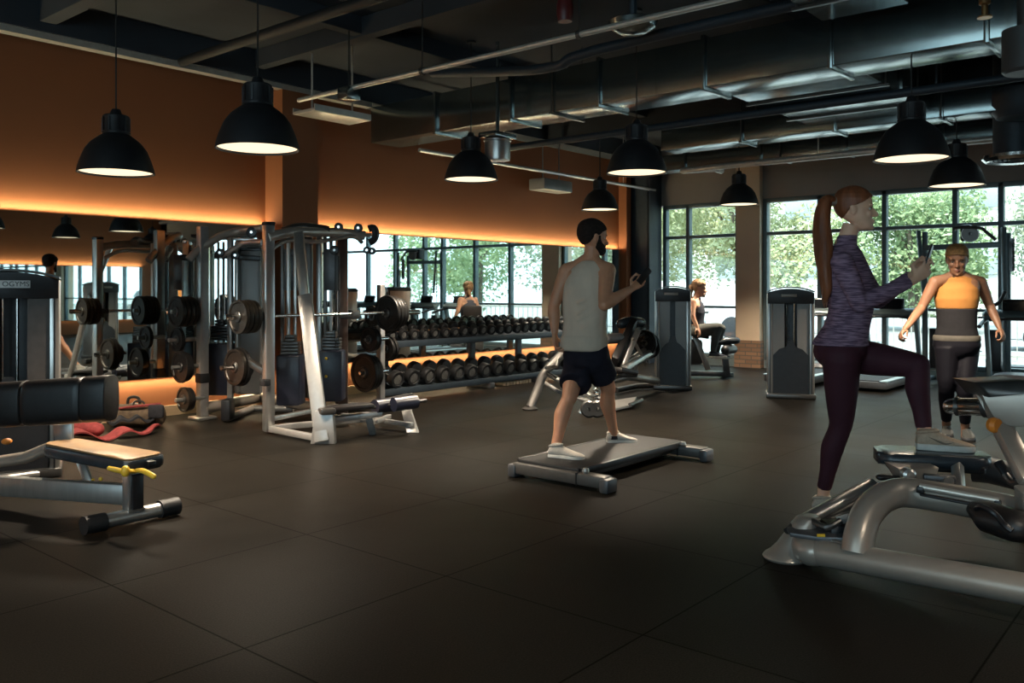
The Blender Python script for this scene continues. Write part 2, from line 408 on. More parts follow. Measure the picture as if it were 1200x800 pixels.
# ---------- ceiling services ----------
def simple(name, m, mt, label, cat, group=None, **k):
    o = part(name, m, mt, **k); return tags(o, label, cat, group)
def duct_y(name, x0, x1, y0, y1, z0, z1, label, mt='duct', group=None):
    t = thing(name, label, 'duct', ((x0+x1)/2, (y0+y1)/2, z0), group)
    part('duct_body', MB().box(((x0+x1)/2, (y0+y1)/2, (z0+z1)/2), (x1-x0, y1-y0, z1-z0), bev=.006), M[mt], t)
    long_y = (y1-y0) > (x1-x0)
    n = int((y1-y0 if long_y else x1-x0)/1.15)
    for i in range(1, n+1):
        if long_y:
            y = y0+(y1-y0)*i/(n+1); m = MB().box(((x0+x1)/2, y, (z0+z1)/2), (x1-x0+.05, .035, z1-z0+.05), bev=.004)
        else:
            x = x0+(x1-x0)*i/(n+1); m = MB().box((x, (y0+y1)/2, (z0+z1)/2), (.035, y1-y0+.05, z1-z0+.05), bev=.004)
        part('joint_flange', m, M[mt], t)
    for i in range(2):
        h = MB()
        if long_y:
            y = y0+(y1-y0)*(i+.5)/2
            for x in (x0-.02, x1+.02): h.tube([(x, y, z0), (x, y, ZC)], .008, 6)
            h.box(((x0+x1)/2, y, z0-.012), (x1-x0+.1, .03, .02))
        else:
            x = x0+(x1-x0)*(i+.5)/2
            for y in (y0-.02, y1+.02): h.tube([(x, y, z0), (x, y, ZC)], .008, 6)
            h.box((x, (y0+y1)/2, z0-.012), (.03, y1-y0+.1, .02))
        part('hanger', h, M['steel'], t)
    return t
duct_y('air_duct', 6.75, 7.22, -3.0, 7.9, 3.0, 3.42, 'widest galvanised air duct crossing the whole ceiling to the pilaster')
duct_y('air_duct', 7.24, 9.15, 2.35, 3.55, 3.02, 3.36, 'short wide galvanised duct branching off the main duct towards the windows')
duct_y('air_duct', 9.2, 9.55, 1.2, 5.4, 2.95, 3.2, 'galvanised duct hanging past the end of the wide branch')
duct_y('air_duct', 11.0, 11.3, -3, 7.2, 2.98, 3.2, 'farthest galvanised duct running just before the window wall')
duct_y('air_duct', 4.6, 6.3, 1.75, 2.35, 3.22, 3.55, 'galvanised duct at the top edge, left of the sprinkler duct')
duct_y('air_duct', 4.3, 6.2, .25, .95, 3.15, 3.5, 'galvanised duct at the top right corner with a brass sprinkler below')
# dark beams
for i, (a, b, w, h, z, lb) in enumerate([((3.1, -9), (3.1, 8.2), .14, .2, ZC-.1, 'trim_8'), ((5.2, -9), (5.2, 8.2), .12, .18, ZC-.09, 'trim_9'), ((8.4, -9), (8.4, 8.2), .2, .3, ZC-.15, 'trim_10'), ((10.2, -9), (10.2, 8.2), .2, .3, ZC-.15, 'trim_11'), ((-4, 6.2), (13.2, 6.2), .12, .16, ZC-.08, 'trim_12'), ((-4, 3.0), (13.2, 3.0), .12, .16, ZC-.08, 'trim_13')]):
    struct(lb, MB().beam((*a, z), (*b, z), w, h), M['ceil'])
# cable tray along the orange wall
t = thing('cable_tray', 'pale cable tray running along the top of the orange wall', 'cable tray', (1, 7.95, 3.4))
part('tray_channel', MB().box((2.0, 7.93, 3.42), (9.5, .10, .012)).box((2.0, 7.88, 3.45), (9.5, .01, .07)).box((2.0, 7.98, 3.45), (9.5, .01, .07)), M['conduit'], t)
for x in (1.6, 3.0, 4.4, 5.8): part('hanger_rod', MB().tube([(x, 7.93, 3.44), (x, 7.93, ZC)], .009, 6), M['steel'], t)
# silver conduit diagonal along Y at the X of the near lamps
c0 = GX(425, 5.0); zc = EYE+240*((c0-V((0, 0, 0))).dot(FW))/F
t = thing('ceiling_conduit', 'bright silver conduit crossing the ceiling diagonally from the junction box', 'pipe', (5.0, 3, zc))
part('pipe', MB().tube([(5.0, -4, zc), (5.0, 6.9, zc)], .022, 10), M['conduit'], t)
part('junction_box', MB().box((5.0, 6.15, zc-.05), (.16, .14, .11), bev=.01).tube([(5.0, 6.15, zc), (5.0, 6.15, ZC)], .009, 6), M['duct'], t)
m = MB()
for y in (5.2, 3.6, 2.0, .6): m.lathe([(.022, -.015), (.032, -.015), (.032, .015), (.022, .015)], (5.0, y, zc), (0, 1, 0), 12).tube([(5.0, y, zc), (5.0, y, ZC)], .006, 6)
part('pipe_clip', m, M['steel'], t)
simple('cable_tray', MB().box((5.45, 6.96, 2.99), (.7, .34, .03), bev=.005).box((5.45, 6.79, 3.01), (.7, .015, .06)).box((5.45, 7.13, 3.01), (.7, .015, .06)).tube([(5.7, 6.96, 3.0), (5.7, 6.96, ZC)], .01, 6).tube([(5.2, 6.96, 3.0), (5.2, 6.96, ZC)], .01, 6), M['conduit'], 'short silver tray piece hanging above the biggest lamp', 'cable tray')
# dark flexible and straight pipes
simple('ceiling_pipe', MB().tube([(4.3, -3, 3.45), (4.3, 7.8, 3.45)], .045, 12), M['cable'], 'dark straight pipe close under the ceiling above the silver conduit', 'pipe')
simple('ceiling_pipe', MB().tube([(6.0, -3, 3.28), (6.0, 3.6, 3.28), (6.05, 4.6, 3.22), (6.2, 5.4, 3.33), (6.3, 6.4, 3.5)], .045, 12, 5), M['slate'], 'dark hose that sags before the main duct', 'pipe')
simple('ceiling_pipe', MB().tube([(8.0, -3, 2.98), (8.0, 6.9, 2.98)], .04, 12).tube([(8.0, 2, 2.98), (8.0, 2, ZC)], .009, 6).tube([(8.0, 6, 2.98), (8.0, 6, ZC)], .009, 6), M['slate'], 'dark pipe running behind the main galvanised duct', 'pipe')
simple('ceiling_pipe', MB().tube([(10.6, -4, 2.9), (10.6, 5.2, 2.9), (10.75, 5.45, 2.9), (11.0, 5.5, 2.9)], .04, 12, 4).tube([(10.6, 4, 2.9), (10.6, 4, ZC)], .009, 6).tube([(10.6, 1, 2.9), (10.6, 1, ZC)], .009, 6), M['conduit'], 'thick pale pipe near the windows with an elbow end', 'pipe')
simple('ceiling_pipe', MB().tube([(7.4, 7.75, 2.98), (13.0, 7.75, 2.98)], .025, 8).tube([(9, 7.75, 2.98), (9, 7.75, ZC)], .008, 6).tube([(12, 7.75, 2.98), (12, 7.75, ZC)], .008, 6), M['conduit'], 'pale pipe along the far orange wall right of the main duct', 'pipe')
# valve (red), round duct stub, vents
p = P(662, 12, 6.1)
t = thing('sprinkler_valve', 'dark red pipe valve close to the top edge of the ceiling', 'valve', p)
part('valve_body', MB().lathe([(0, -.08), (.05, -.08), (.06, -.03), (.06, .03), (.05, .08), (0, .08)], p, UP, 16), mat('dark_red_paint', (.09, .012, .012), .4), t)
part('valve_pipe', MB().tube([p+V((0, 0, .07)), V((p.x, p.y, ZC))], .02, 8), M['steel'], t)
p = P(583, 178, 8.7)
t = thing('round_duct_outlet', 'short silver round duct outlet beside a black pendant', 'duct', p)
part('outlet_drum', MB().lathe([(.0, -.09), (.09, -.09), (.125, -.085), (.13, -.06), (.13, .10), (.14, .105), (.14, .12), (0, .12)], p, UP, 28), M['silver'], t)
part('outlet_bracket', MB().box(p+V((0, 0, .16)), (.34, .22, .05), bev=.01).tube([p+V((0, 0, .16)), V((p.x, p.y, ZC))], .02, 8), M['duct'], t)
p = P(686, 214, 12.6); p.y = 7.95
simple('ceiling_fan_unit', MB().box(p, (.7, .3, .17), bev=.02).tube([p+V((.2, 0, 0)), V((p.x+.2, p.y, ZC))], .01, 6).tube([p+V((-.2, 0, 0)), V((p.x-.2, p.y, ZC))], .01, 6), M['panel'], 'grey box unit hanging before the far orange wall', 'air unit')
p = P(1190, 188, 8.6)
t = thing('ceiling_vent', 'round silver ceiling vent at the right edge before the windows', 'vent', p)
part('vent_ring', MB().lathe([(.20, 0), (.27, -.01), (.30, .02), (.30, .05), (.20, .05), (.19, .02)], p, UP, 36), M['chrome'], t)
m = MB()
for r in (.05, .09, .13, .17): m.lathe([(r, .01), (r+.012, 0), (r+.02, .02), (r+.008, .03)], p, UP, 30)
part('vent_cone', m, M['dgrey'], t)
part('vent_neck', MB().lathe([(.2, .04), (.2, ZC-p.z)], p, UP, 30), M['slate'], t)
p = P(1203, 62, 5.9)
simple('round_duct_outlet', MB().lathe([(0, -.14), (.13, -.14), (.15, -.12), (.15, .16), (.06, .18), (.06, ZC-p.z), (0, ZC-p.z)], p, UP, 28), M['ductd'], 'dark drum outlet at the top right edge of the ceiling', 'duct')
p = P(1195, 118, 8.2)
simple('round_duct_outlet', MB().lathe([(0, -.18), (.2, -.16), (.27, -.05), (.27, .10), (.15, .18), (.1, ZC-p.z), (0, ZC-p.z)], p, UP, 28), M['slate'], 'wide dark round duct end at the right edge above the vent ring', 'duct')
p = P(1154, 12, 5.6)
simple('ceiling_sprinkler', MB().lathe([(0, -.05), (.045, -.05), (.045, -.04), (.02, -.03), (.02, .03), (.035, .04), (.035, .07), (.015, .08), (.015, ZC-p.z), (0, ZC-p.z)], p, UP, 16), mat('brass', (.5, .28, .12), .3, .9), 'small brass sprinkler head below the top right duct', 'sprinkler')
for (px, py, d, lb) in [(742, 30, 6.6, 'silver crumpled light fitting just under the silver conduit')]:
    p = P(px, py, d)
    t = thing('ceiling_fitting', lb, 'ceiling fitting', p)
    part('fitting_body', MB().lathe([(0, -.07), (.10, -.06), (.17, -.02), (.19, .03), (.12, .06), (0, .06)], p, UP, 24), M['duct'], t)
    part('fitting_stem', MB().tube([p+V((0, 0, .05)), V((p.x, p.y, ZC))], .03, 8), M['slate'], t)
# ---------- shrouded weight towers ----------
def tower(name, label, loc, rz, w=.44, h=1.29, dep=.34, text=None, group=None, cat='weight machine', light='panel', plate='plate'):
    t = thing(name, label, cat, (0, 0, 0), group)
    a, b = -w/2, w/2
    # arched cap (front to back)
    def arch(x0, x1, z0, zt, rise, n=12):
        return [V((x0, 0, z0)), V((x1, 0, z0))]+[V((lerp(x1, x0, i/n), 0, zt-rise*(abs(2*i/n-1))**2.2)) for i in range(n+1)]
    part('cap', MB().prism([p+V((0, -dep/2-.02, 0)) for p in arch(a+.005, b-.005, h-.19, h-.015, .05)], (0, dep+.03, 0), .008), M['black'], t, local=True)
    top = [V((lerp(a, b, i/12), -dep/2-.03, h-.008-.05*(abs(2*i/12-1))**2.2)) for i in range(13)]
    g = MB()
    gr = [[p, p+V((0, 0, .014)), p+V((0, dep+.05, .014)), p+V((0, dep+.05, 0))] for p in top]
    g.loftp(gr); part('cap_trim', g, M['steel'], t, local=True)
    for x in (a+.03, b-.03):
        part('side_column', MB().box((x, 0, (h-.06)/2), (.06, dep, h-.06), bev=.014), M['silver'], t, local=True)
        part('column_groove', MB().box((x, -dep/2-.002, (h-.1)/2), (.010, .006, h-.16)), M['black'], t, local=True)
    part('back_panel', MB().box((0, dep/2-.03, h/2-.04), (w-.12, .02, h-.16)), M['dgrey'], t, local=True)
    part('front_panel', MB().box((a+.125, -dep/2+.025, h/2-.03), (.13, .012, h-.24)).box((b-.125, -dep/2+.025, h/2-.03), (.13, .012, h-.24)), M[light], t, local=True)
    r = MB()
    for x in (-.045, .045): r.tube([(x, -.03, .06), (x, -.03, h-.19)], .011, 8)
    part('guide_rods', r, M['chrome'], t, local=True)
    s = MB()
    for k in range(16): s.box((0, -.03, .10+k*.030), (.21, .12, .026), bev=.003)
    part('weight_stack', s, M['black'], t, local=True)
    part('selector_pin', MB().tube([(0, -.09, .44), (0, -.125, .44)], .012, 8), M['chrome'], t, local=True)
    part('guard', MB().prism([V((a+.065, -dep/2+.012, .06)), V((b-.065, -dep/2+.012, .06)), V((b-.065, -dep/2+.012, .50)), V((b-.13, -dep/2+.012, .57)), V((.05, -dep/2+.012, .60)), V((.03, -dep/2+.012, .68)), V((-.03, -dep/2+.012, .68)), V((-.05, -dep/2+.012, .60)), V((a+.13, -dep/2+.012, .57)), V((a+.065, -dep/2+.012, .50))], (0, .008, 0)), M['black'], t, local=True)
    part('foot_plate', MB().box((0, 0, .03), (w+.03, dep+.06, .06), bev=.012), M['steel'], t, local=True)
    pl = part('label_plate', MB().box((-.02 if not text else 0, -dep/2-.024, h-.095), (.17 if not text else .26, .008, .034 if not text else .05), bev=.003), M[plate], t, local=True)
    if text:
        c = bpy.data.curves.new('lettering', 'FONT'); c.body = text; c.size = .046; c.extrude = .0012; c.align_x = 'RIGHT'; c.align_y = 'CENTER'; c.materials.append(M['black'])
        o0 = bpy.data.objects.new('lettering', c); COL.objects.link(o0); dg = bpy.context.evaluated_depsgraph_get(); me = bpy.data.meshes.new_from_object(o0.evaluated_get(dg)); bpy.data.objects.remove(o0); o = bpy.data.objects.new('lettering', me); COL.objects.link(o); o.parent = pl; o.location = (.125, -dep/2-.0285, h-.095); o.rotation_euler = (PI/2, 0, 0)
    t.location = V((loc[0], loc[1], 0)); t.rotation_euler = (0, 0, rz)
    return t
RZ = TH-PI/2
c = G(12, 556); tower('shrouded_weight_machine', 'dark shrouded weight machine cut by the left edge, behind the silver framed bench', c, RZ+.46, w=.60, h=1.385, dep=.4, text='OGYMS', plate='white', light='brownpanel')
c = P(788, 340, 11.0); TW1 = c
tower('shrouded_weight_machine', 'grey shrouded weight tower between the man and the seated woman', c, RZ-.16, w=.445, h=1.30)
c = P(926, 340, 10.1)
tower('shrouded_weight_machine', 'grey shrouded weight tower standing alone before the big window', c, RZ-.27, w=.52, h=1.285)
tower('shrouded_weight_machine', 'dark weight tower seen only in the left mirror', (7.3, .1, 0), PI*.95, w=.5, h=1.4)
# ---------- plates ----------
def plate_mesh(r, th=.035):
    q = th/2
    return MB().lathe([(.026, -q), (r*.30, -q), (r*.34, -q*.45), (r*.80, -q*.45), (r*.85, -q), (r*.985, -q), (r, -q*.6), (r, q*.6), (r*.985, q), (r*.85, q), (r*.80, q*.45), (r*.34, q*.45), (r*.30, q), (.026, q), (.026, -q)], axis=(1, 0, 0), seg=36)
PLATES = {}
def weight_plate(r, mt, loc, label, group, th=.035):
    key = (r, mt, th)
    if key not in PLATES:
        t = thing('weight_plate', label, 'weight plate', (0, 0, 0), group)
        part('plate_disc', plate_mesh(r, th), M[mt], t, local=True)
        part('hub', MB().lathe([(.0255, -th*.62), (.042, -th*.62), (.046, -th*.5), (.046, th*.5), (.042, th*.62), (.0255, th*.62)], axis=(1, 0, 0), seg=20), M['steel'], t, local=True)
        register(t); PLATES[key] = t; t.location = V(loc); return t
    t = dup(PLATES[key], loc, 0, label, group); return t
# ---------- left station: lat pulldown by the wall ----------
def rods(m, pts, r=.014):
    for (x, y, z0, z1) in pts: m.tube([(x, y, z0), (x, y, z1)], r, 8)
    return m
def pulley(root, c, r=.05, axis=None, mt='black'):
    ax = axis or (FW*1.0)
    p = part('pulley', MB().lathe([(.012, -.014), (r*.9, -.014), (r, -.012), (r*.86, -.003), (r*.86, .003), (r, .012), (r*.9, .014), (.012, .014)], c, ax, 22), M[mt], root)
    part('axle', MB().lathe([(0, -.02), (.012, -.02), (.012, .02), (0, .02)], c, ax, 10), M['chrome'], p)
A = V((4.46, 7.70, 0))
t = thing('cable_pulldown_machine', 'silver cable pulldown station at the mirror, left of the barbell rack', 'weight machine', (4.7, 7.4, 0))
LATM = t
part('upright_post', MB().box((A.x, A.y, .94), (.09, .09, 1.86), bev=.012), M['pale'], t)
part('post_sleeve', MB().box((A.x, A.y, .40), (.11, .11, .10), bev=.02), M['rubber'], t)
part('foot_plate', MB().box((A.x, A.y, .015), (.2, .2, .03), bev=.008), M['silver'], t)
q = P(293, 400, 8.75)
part('grey_shroud', MB().box((q.x, q.y, .98), (.27, .2, 1.55), Matrix.Rotation(RZ, 3, 'Z'), .03), M['panel'], t, label='plain grey shroud panel')
part('shroud_edge', MB().box(tuple(P(281, 0, 8.68).xy)+(.98,), (.03, .21, 1.5), Matrix.Rotation(RZ, 3, 'Z'), .01), M['silver'], t)
part('shroud_band', MB().box((q.x, q.y, 1.66), (.28, .22, .035), Matrix.Rotation(RZ, 3, 'Z'), .006), M['black'], t)
m = MB()
for px in (243, 256, 262, 268): 
    g = P(px, 340, 8.75); rods(m, [(g.x, g.y, .2, 1.74)], .014 if px > 250 else .026)
part('guide_rods', m, M['chrome'], t)
m = MB(); g = P(270, 340, 8.6); m.box((g.x, g.y, .93), (.05, .07, 1.7), Matrix.Rotation(RZ, 3, 'Z'), .01)
part('frame_post', m, M['pale'], t)
part('top_arm', MB().tube([P(221, 304, 8.3), P(232, 293, 8.35), P(248, 283, 8.4), P(262, 275, 8.45), P(284, 270, 8.5), P(309, 267, 8.3)], .038, 12, 4), M['grey'], t)
part('lower_arm', MB().tube([P(258, 300, 8.4), P(272, 293, 8.4), P(286, 285, 8.4), P(308, 284, 8.2)], .028, 10, 4), M['silver'], t)
part('cross_bar', MB().beam(P(252, 299, 8.6), P(306, 303, 8.6), .06, .05), M['black'], t)
part('top_bar', MB().beam(P(262, 279, 8.6), P(308, 282, 8.6), .04, .03), M['silver'], t)
pulley(t, P(295, 272, 8.35), .05); pulley(t, P(276, 299, 8.35), .04); pulley(t, P(258, 296, 8.35), .04)
g = P(259, 340, 8.7)
part('weight_stack_cover', MB().box((g.x, g.y, .46), (.24, .2, .52), Matrix.Rotation(RZ, 3, 'Z'), .02), M['navy'], t)
m = MB()
for k in range(7): m.box((g.x, g.y, .76+.03*k), (.17-(.08 if k > 4 else 0), .12, .026), Matrix.Rotation(RZ, 3, 'Z'), .004)
part('weight_stack', m, M['black'], t)
g1, g2 = G(236, 487), G(312, 478)
part('base_tube', MB().tube([V((A.x, A.y, .10)), V((g2.x, g2.y+.1, .11)), V((5.2, 6.9, .10))], .055, 12), M['grey'], t)
g = P(267, 480, 8.2); part('base_clamp', MB().box((g.x, g.y, .12), (.09, .16, .2), Matrix.Rotation(RZ, 3, 'Z'), .02), M['black'], t)
part('rear_base_tube', MB().tube([V((g.x, g.y, .04)), V((5.05, 7.75, .04)), V((5.3, 7.4, .04))], .035, 10), M['pale'], t)
m = MB(); PEG = [(211, 365, 8.25, .15), (208, 398, 8.3, .12), (212, 430, 8.2, .152), (216, 468, 8.2, .12)]
for px, py, d, r in PEG:
    p = P(px, py, d); m.tube([V((p.x-.09, p.y, p.z)), V((A.x, p.y, p.z))], .02, 10)
    m.beam(V((A.x, p.y, p.z)), V((A.x, A.y, p.z)), .035, .035)
    part('plate_peg', m, M['silver'], t); m = MB()
grp = 'weight plates stored on the pulldown station'
p = P(211, 365, 8.25)
for k in range(4): weight_plate(.148-.004*(k % 2), 'ironb', V((p.x-.03+k*.045, p.y, p.z)), ['outermost bronze-black plate of the stack nearest the left mirror lamps', 'second plate from outside in the upper left four-plate stack', 'third plate from outside in the upper left four-plate stack', 'innermost plate of the upper left four-plate stack by the post'][k], grp, .034)
p = P(208, 398, 8.3); weight_plate(.118, 'iron', V((p.x, p.y, p.z)), 'small black plate hanging just under the upper left plate stack', grp)
p = P(212, 430, 8.2); weight_plate(.152, 'iron', V((p.x, p.y, p.z)), 'large dark plate at the middle of the left post, before the orange glow', grp); weight_plate(.14, 'iron', V((p.x+.04, p.y, p.z)), 'dark plate tucked behind the large middle plate on the left post', grp)
p = P(216, 468, 8.2); weight_plate(.118, 'ironb', V((p.x, p.y, p.z)), 'lowest bronze plate just above the floor on the left post', grp); weight_plate(.11, 'iron', V((p.x+.04, p.y, p.z)), 'black plate behind the lowest bronze plate on the left post', grp)
# ---------- main rack with barbell ----------
B = V((4.38, 6.48, 0))
t = thing('power_rack', 'silver power rack with slanted brace and weight stacks at the pilaster', 'weight rack', (4.9, 6.5, 0))
RACK = t
part('front_post', MB().box((B.x, B.y, .92), (.088, .088, 1.80), Matrix.Rotation(-.2, 3, 'Z'), .014), M['silver'], t)
part('post_cap', MB().box((B.x, B.y, 1.83), (.094, .094, .03), Matrix.Rotation(-.2, 3, 'Z'), .01), M['black'], t)
S0, S1, S2 = V((4.36, 5.70, 0.0)), P(357, 345, 7.35), P(350, 272, 7.6)
part('slanted_brace', MB().beam(S0+V((0, 0, .02)), S1, .12, .05, FW, .012), M['pale'], t)
part('upper_post', MB().beam(S1+V((0, 0, -.03)), S2, .085, .05, FW, .01), M['silver'], t)
part('brace_foot', MB().prism([S0+RT*-.10, S0+RT*.10, S0+RT*.085+V((0, 0, .27)), S0+RT*-.06+V((0, 0, .27))], FW*.09, .01), M['pale'], t)
part('base_rail', MB().beam(V((B.x, B.y-.03, .045)), S0+V((0, .06, .045)), .05, .05), M['pale'], t)
part('base_rail', MB().beam(V((B.x, B.y, .05)), V((5.42, 6.2, .05)), .06, .05), M['pale'], t)
part('base_rail', MB().beam(V((B.x+.02, B.y-.02, .13)), V((5.3, 6.7, .13)), .05, .04), M['silver'], t)
C = V((5.42, 6.78, 0))
part('rear_post', MB().box((C.x, C.y, .93), (.11, .11, 1.80), Matrix.Rotation(-.5, 3, 'Z'), .014), mat('bronze_metal', (.22, .17, .15), .3, .85), t)
for px, w, d, mt_ in [(331, .03, 8.2, 'steel'), (338, .03, 8.1, 'silver'), (346, .026, 8.1, 'silver'), (360, .085, 8.3, 'panel'), (374, .045, 8.4, 'silver'), (381, .03, 8.4, 'steel'), (388, .028, 8.4, 'pale'), (395, .022, 8.5, 'silver')]:
    g = P(px, 340, d); part('frame_post', MB().box((g.x, g.y, 1.0), (w*1.1, w, 1.56), Matrix.Rotation(RZ, 3, 'Z'), .006), M[mt_], t)
for px, w, d, z1, mt_ in [(341, .22, 7.95, .66, 'navy'), (389, .23, 8.25, .68, 'navy')]:
    g = P(px, 340, d)
    c = part('weight_stack_cover', MB().box((g.x, g.y, (z1+.20)/2), (w, .22, z1-.20), Matrix.Rotation(RZ, 3, 'Z'), .02), M[mt_], t)
    m = MB()
    for k in range(6): m.box((g.x, g.y, z1+.015+.03*k), (w*.72-(.07 if k > 3 else 0), .12, .026), Matrix.Rotation(RZ, 3, 'Z'), .004)
    part('weight_stack', m, M['steel'], t)
for py in (420, 441): part('marker_button', MB().ell(P(382, py, 8.1), .014, seg=8), M['yellow'], t, label='yellow green round button')
part('top_arm', MB().tube([P(314, 278, 7.5), P(330, 274, 7.6), P(345, 271.5, 7.7), P(372, 272, 7.9), P(405, 273, 8.2), P(427, 276, 8.3)], .044, 14, 5), M['grey'], t)
part('arched_cover', MB().tube([P(334, 271, 7.9), P(348, 267, 7.9), P(364, 267, 7.9), P(384, 270, 8.0)], .045, 12, 5), M['steel'], t)
part('lower_arm', MB().tube([P(318, 292, 7.6), P(330, 284, 7.7), P(345, 281, 7.8), P(372, 283, 8.0), P(412, 277, 8.2), P(424, 284, 8.3)], .02, 10, 4), M['silver'], t)
part('top_plate', MB().beam(P(331, 268, 8.6), P(392, 269, 8.6), .10, .03), M['black'], t)
for (px, py, r) in [(397, 266, .042), (420, 267, .042), (346, 296, .045), (392, 293, .045), (430, 293, .035)]: pulley(t, P(px, py, 8.25), r)
part('pulley_guard', MB().tube([P(432, 268, 8.3), P(438, 267, 8.3), P(440.5, 274, 8.3), P(438, 281, 8.3), P(433, 284, 8.3)], .035, 10, 3), M['black'], t)
part('pulley_arm', MB().tube([P(424, 276, 8.3), P(436, 275, 8.3)], .016, 8), M['silver'], t)
pulley(t, P(436, 294, 8.28), .035)
m = MB()
for px, a, b in [(346, 298, 405), (393, 296, 408), (397, 300, 400), (344, 300, 400)]: m.tube([P(px, a, 8.15), P(px, b, 8.15)], .005, 6)
part('cable', m, M['cable'], t)
m = MB()
for px in (341, 389): g = P(px, 340, 8.4); m.box((g.x, g.y, 1.45), (.14, .1, .4), Matrix.Rotation(RZ, 3, 'Z'), .01)
part('carriage_box', m, M['dgrey'], t)
BZ = 1.02; BY = 6.60
part('bar_hook', MB().box((B.x, B.y+.07, BZ-.02), (.10, .12, .03), bev=.006).box((B.x+.0, B.y+.165, BZ), (.10, .02, .06), bev=.006).box((B.x+.045, B.y+.04, BZ-.03), (.03, .03, .09), bev=.004), M['steel'], t)
part('bar_hook', MB().box((C.x, C.y-.11, BZ-.035), (.10, .2, .03), bev=.006).box((C.x, C.y-.215, BZ), (.10, .015, .07), bev=.006), M['steel'], t)
part('storage_arm', MB().beam(V((B.x, B.y, .52)), V((B.x-.02, B.y+.42, .66)), .06, .06), M['steel'], t)
p = P(278, 430, 7.75)
part('storage_peg', MB().tube([V((p.x-.16, p.y, p.z)), V((p.x+.16, p.y, p.z)), V((B.x, B.y+.36, .64))], .024, 10), M['chrome'], t)
part('arm_pad', MB().box(P(311, 448, 7.42), (.07, .07, .06), bev=.01), M['rubber'], t)
weight_plate(.165, 'ironb', V((p.x-.02, p.y, p.z)), 'big bronze-black plate on the low peg left of the front post', 'weight plates on the rack low peg')
weight_plate(.175, 'iron', V((p.x+.025, p.y, p.z)), 'widest black plate directly behind the bronze plate on the low peg', 'weight plates on the rack low peg')
weight_plate(.10, 'iron', V((p.x+.09, p.y, p.z)), 'small inner plate behind the widest plate on the low peg', 'weight plates on the rack low peg')
# barbell with plates
t = thing('barbell', 'long steel barbell resting across the power rack with plates at both ends', 'barbell', (5.2, BY, BZ))
part('bar_shaft', MB().tube([(4.40, BY, BZ), (5.80, BY, BZ)], .015, 12), M['chrome'], t)
for x0, x1 in ((4.03, 4.41), (5.79, 6.30)):
    part('bar_sleeve', MB().lathe([(0, 0), (.022, 0), (.025, .01), (.025, x1-x0-.01), (.022, x1-x0), (0, x1-x0)], (x0, BY, BZ), (1, 0, 0), 16), M['chrome'], t)
for k in range(4): weight_plate(.148-.004*(k % 2), 'ironb', (4.165+k*.042, BY, BZ), ['outermost bronze plate on the left end of the racked barbell', 'second bronze plate from the left tip of the racked barbell', 'third bronze plate from the left tip of the racked barbell', 'innermost bronze plate at the left end of the racked barbell'][k], 'weight plates on the racked barbell', .034)
for k in range(4): weight_plate([.18, .18, .172, .155][k], 'iron', (5.86+k*.045, BY, BZ), ['innermost black plate at the right end of the racked barbell', 'second black plate outward on the right end of the racked barbell', 'third black plate outward on the right end of the racked barbell', 'outermost smaller black plate on the right end of the racked barbell'][k], 'weight plates on the racked barbell', .036)
# weight tree
W0 = V((6.12, 7.0, 0))
t = thing('weight_tree', 'pale-posted weight tree between power rack and dumbbell rack', 'weight rack', W0)
part('post', MB().box((W0.x, W0.y, .66), (.07, .07, 1.30), bev=.012), M['pale'], t)
part('base', MB().beam(W0+V((-.3, -.25, .03)), W0+V((.3, .25, .03)), .07, .06).beam(W0+V((-.3, .25, .03)), W0+V((.3, -.25, .03)), .07, .06), M['dgrey'], t)
m = MB()
PG = [(.40, -1, .20, 'iron', .37), (.74, -1, .13, 'iron', .30), (.98, -1, .11, 'ironb', .26)]
PG2 = [(.62, 1, .13), (.9, 1, .12)]
for z, s, r, mt_, ln in PG: part('peg', MB().tube([W0+V((0, 0, z)), W0+V((0, -.10, z)), W0+V((-ln, -.10, z))], .02, 10), M['chrome'], t)
for z, s, r in PG2: part('peg', MB().tube([W0+V((0, 0, z)), W0+V((.26, 0, z))], .02, 10), M['chrome'], t)
g = 'weight plates on the weight tree'
for z, s, r, mt_, ln in PG:
    for k in range(3 if z < .5 else 2):
        nm = {.40: 'low', .74: 'middle', .98: 'top'}[z]
        weight_plate(r-.01*k, mt_, W0+V((-ln+.06+k*.045, -.10, z)), '%s plate on the %s left peg of the weight tree' % (['outer black', 'second black', 'innermost black'][k], nm), g)
for z, s, r in PG2:
    for k in range(2): weight_plate(r, 'iron', W0+V((.08+k*.05, 0, z)), '%s plate on the %s right peg of the weight tree, by the dumbbells' % (['inner', 'outer'][k], 'lower' if z < .7 else 'upper'), g)
# leg curl bench with rollers in front of rack
t = thing('low_padded_bench', 'low black bench with roller pads and pale legs in front of the rack', 'bench', G(440, 505))
part('flat_pad', MB().beam(P(376, 480, 7.05)+V((0, 0, -.0)), P(434, 474.5, 7.35), .16, .045, UP, .02), M['vinyl'], t)
part('side_pad', MB().beam(P(374, 482, 7.0), P(392, 481, 7.06), .12, .055, UP, .02), M['steel'], t)
for (a, b) in (((439, 476.5), (459, 474)), ((461, 474), (487, 470.5))):
    part('roller_pad', MB().tube([P(*a, 7.45), P(lerp(a[0], b[0], .5), lerp(a[1], b[1], .5), 7.52), P(*b, 7.6)], .062, 18, 0, None, False), M['navy'], t)
part('roller_axle', MB().tube([P(437, 477, 7.44), P(500, 469, 7.63)], .014, 10), M['steel'], t)
part('handle_bar', MB().tube([P(434, 472, 7.6), P(460, 466, 7.7), P(483, 461.5, 7.8)], .012, 8), M['steel'], t)
part('seat_beam', MB().beam(P(382, 493, 7.1), P(445, 484, 7.5), .09, .05), M['pale'], t)
l0 = G(437, 509); part('leg', MB().beam(l0+V((0, 0, .0)), P(431, 484, 7.45), .06, .04, FW), M['pale'], t)
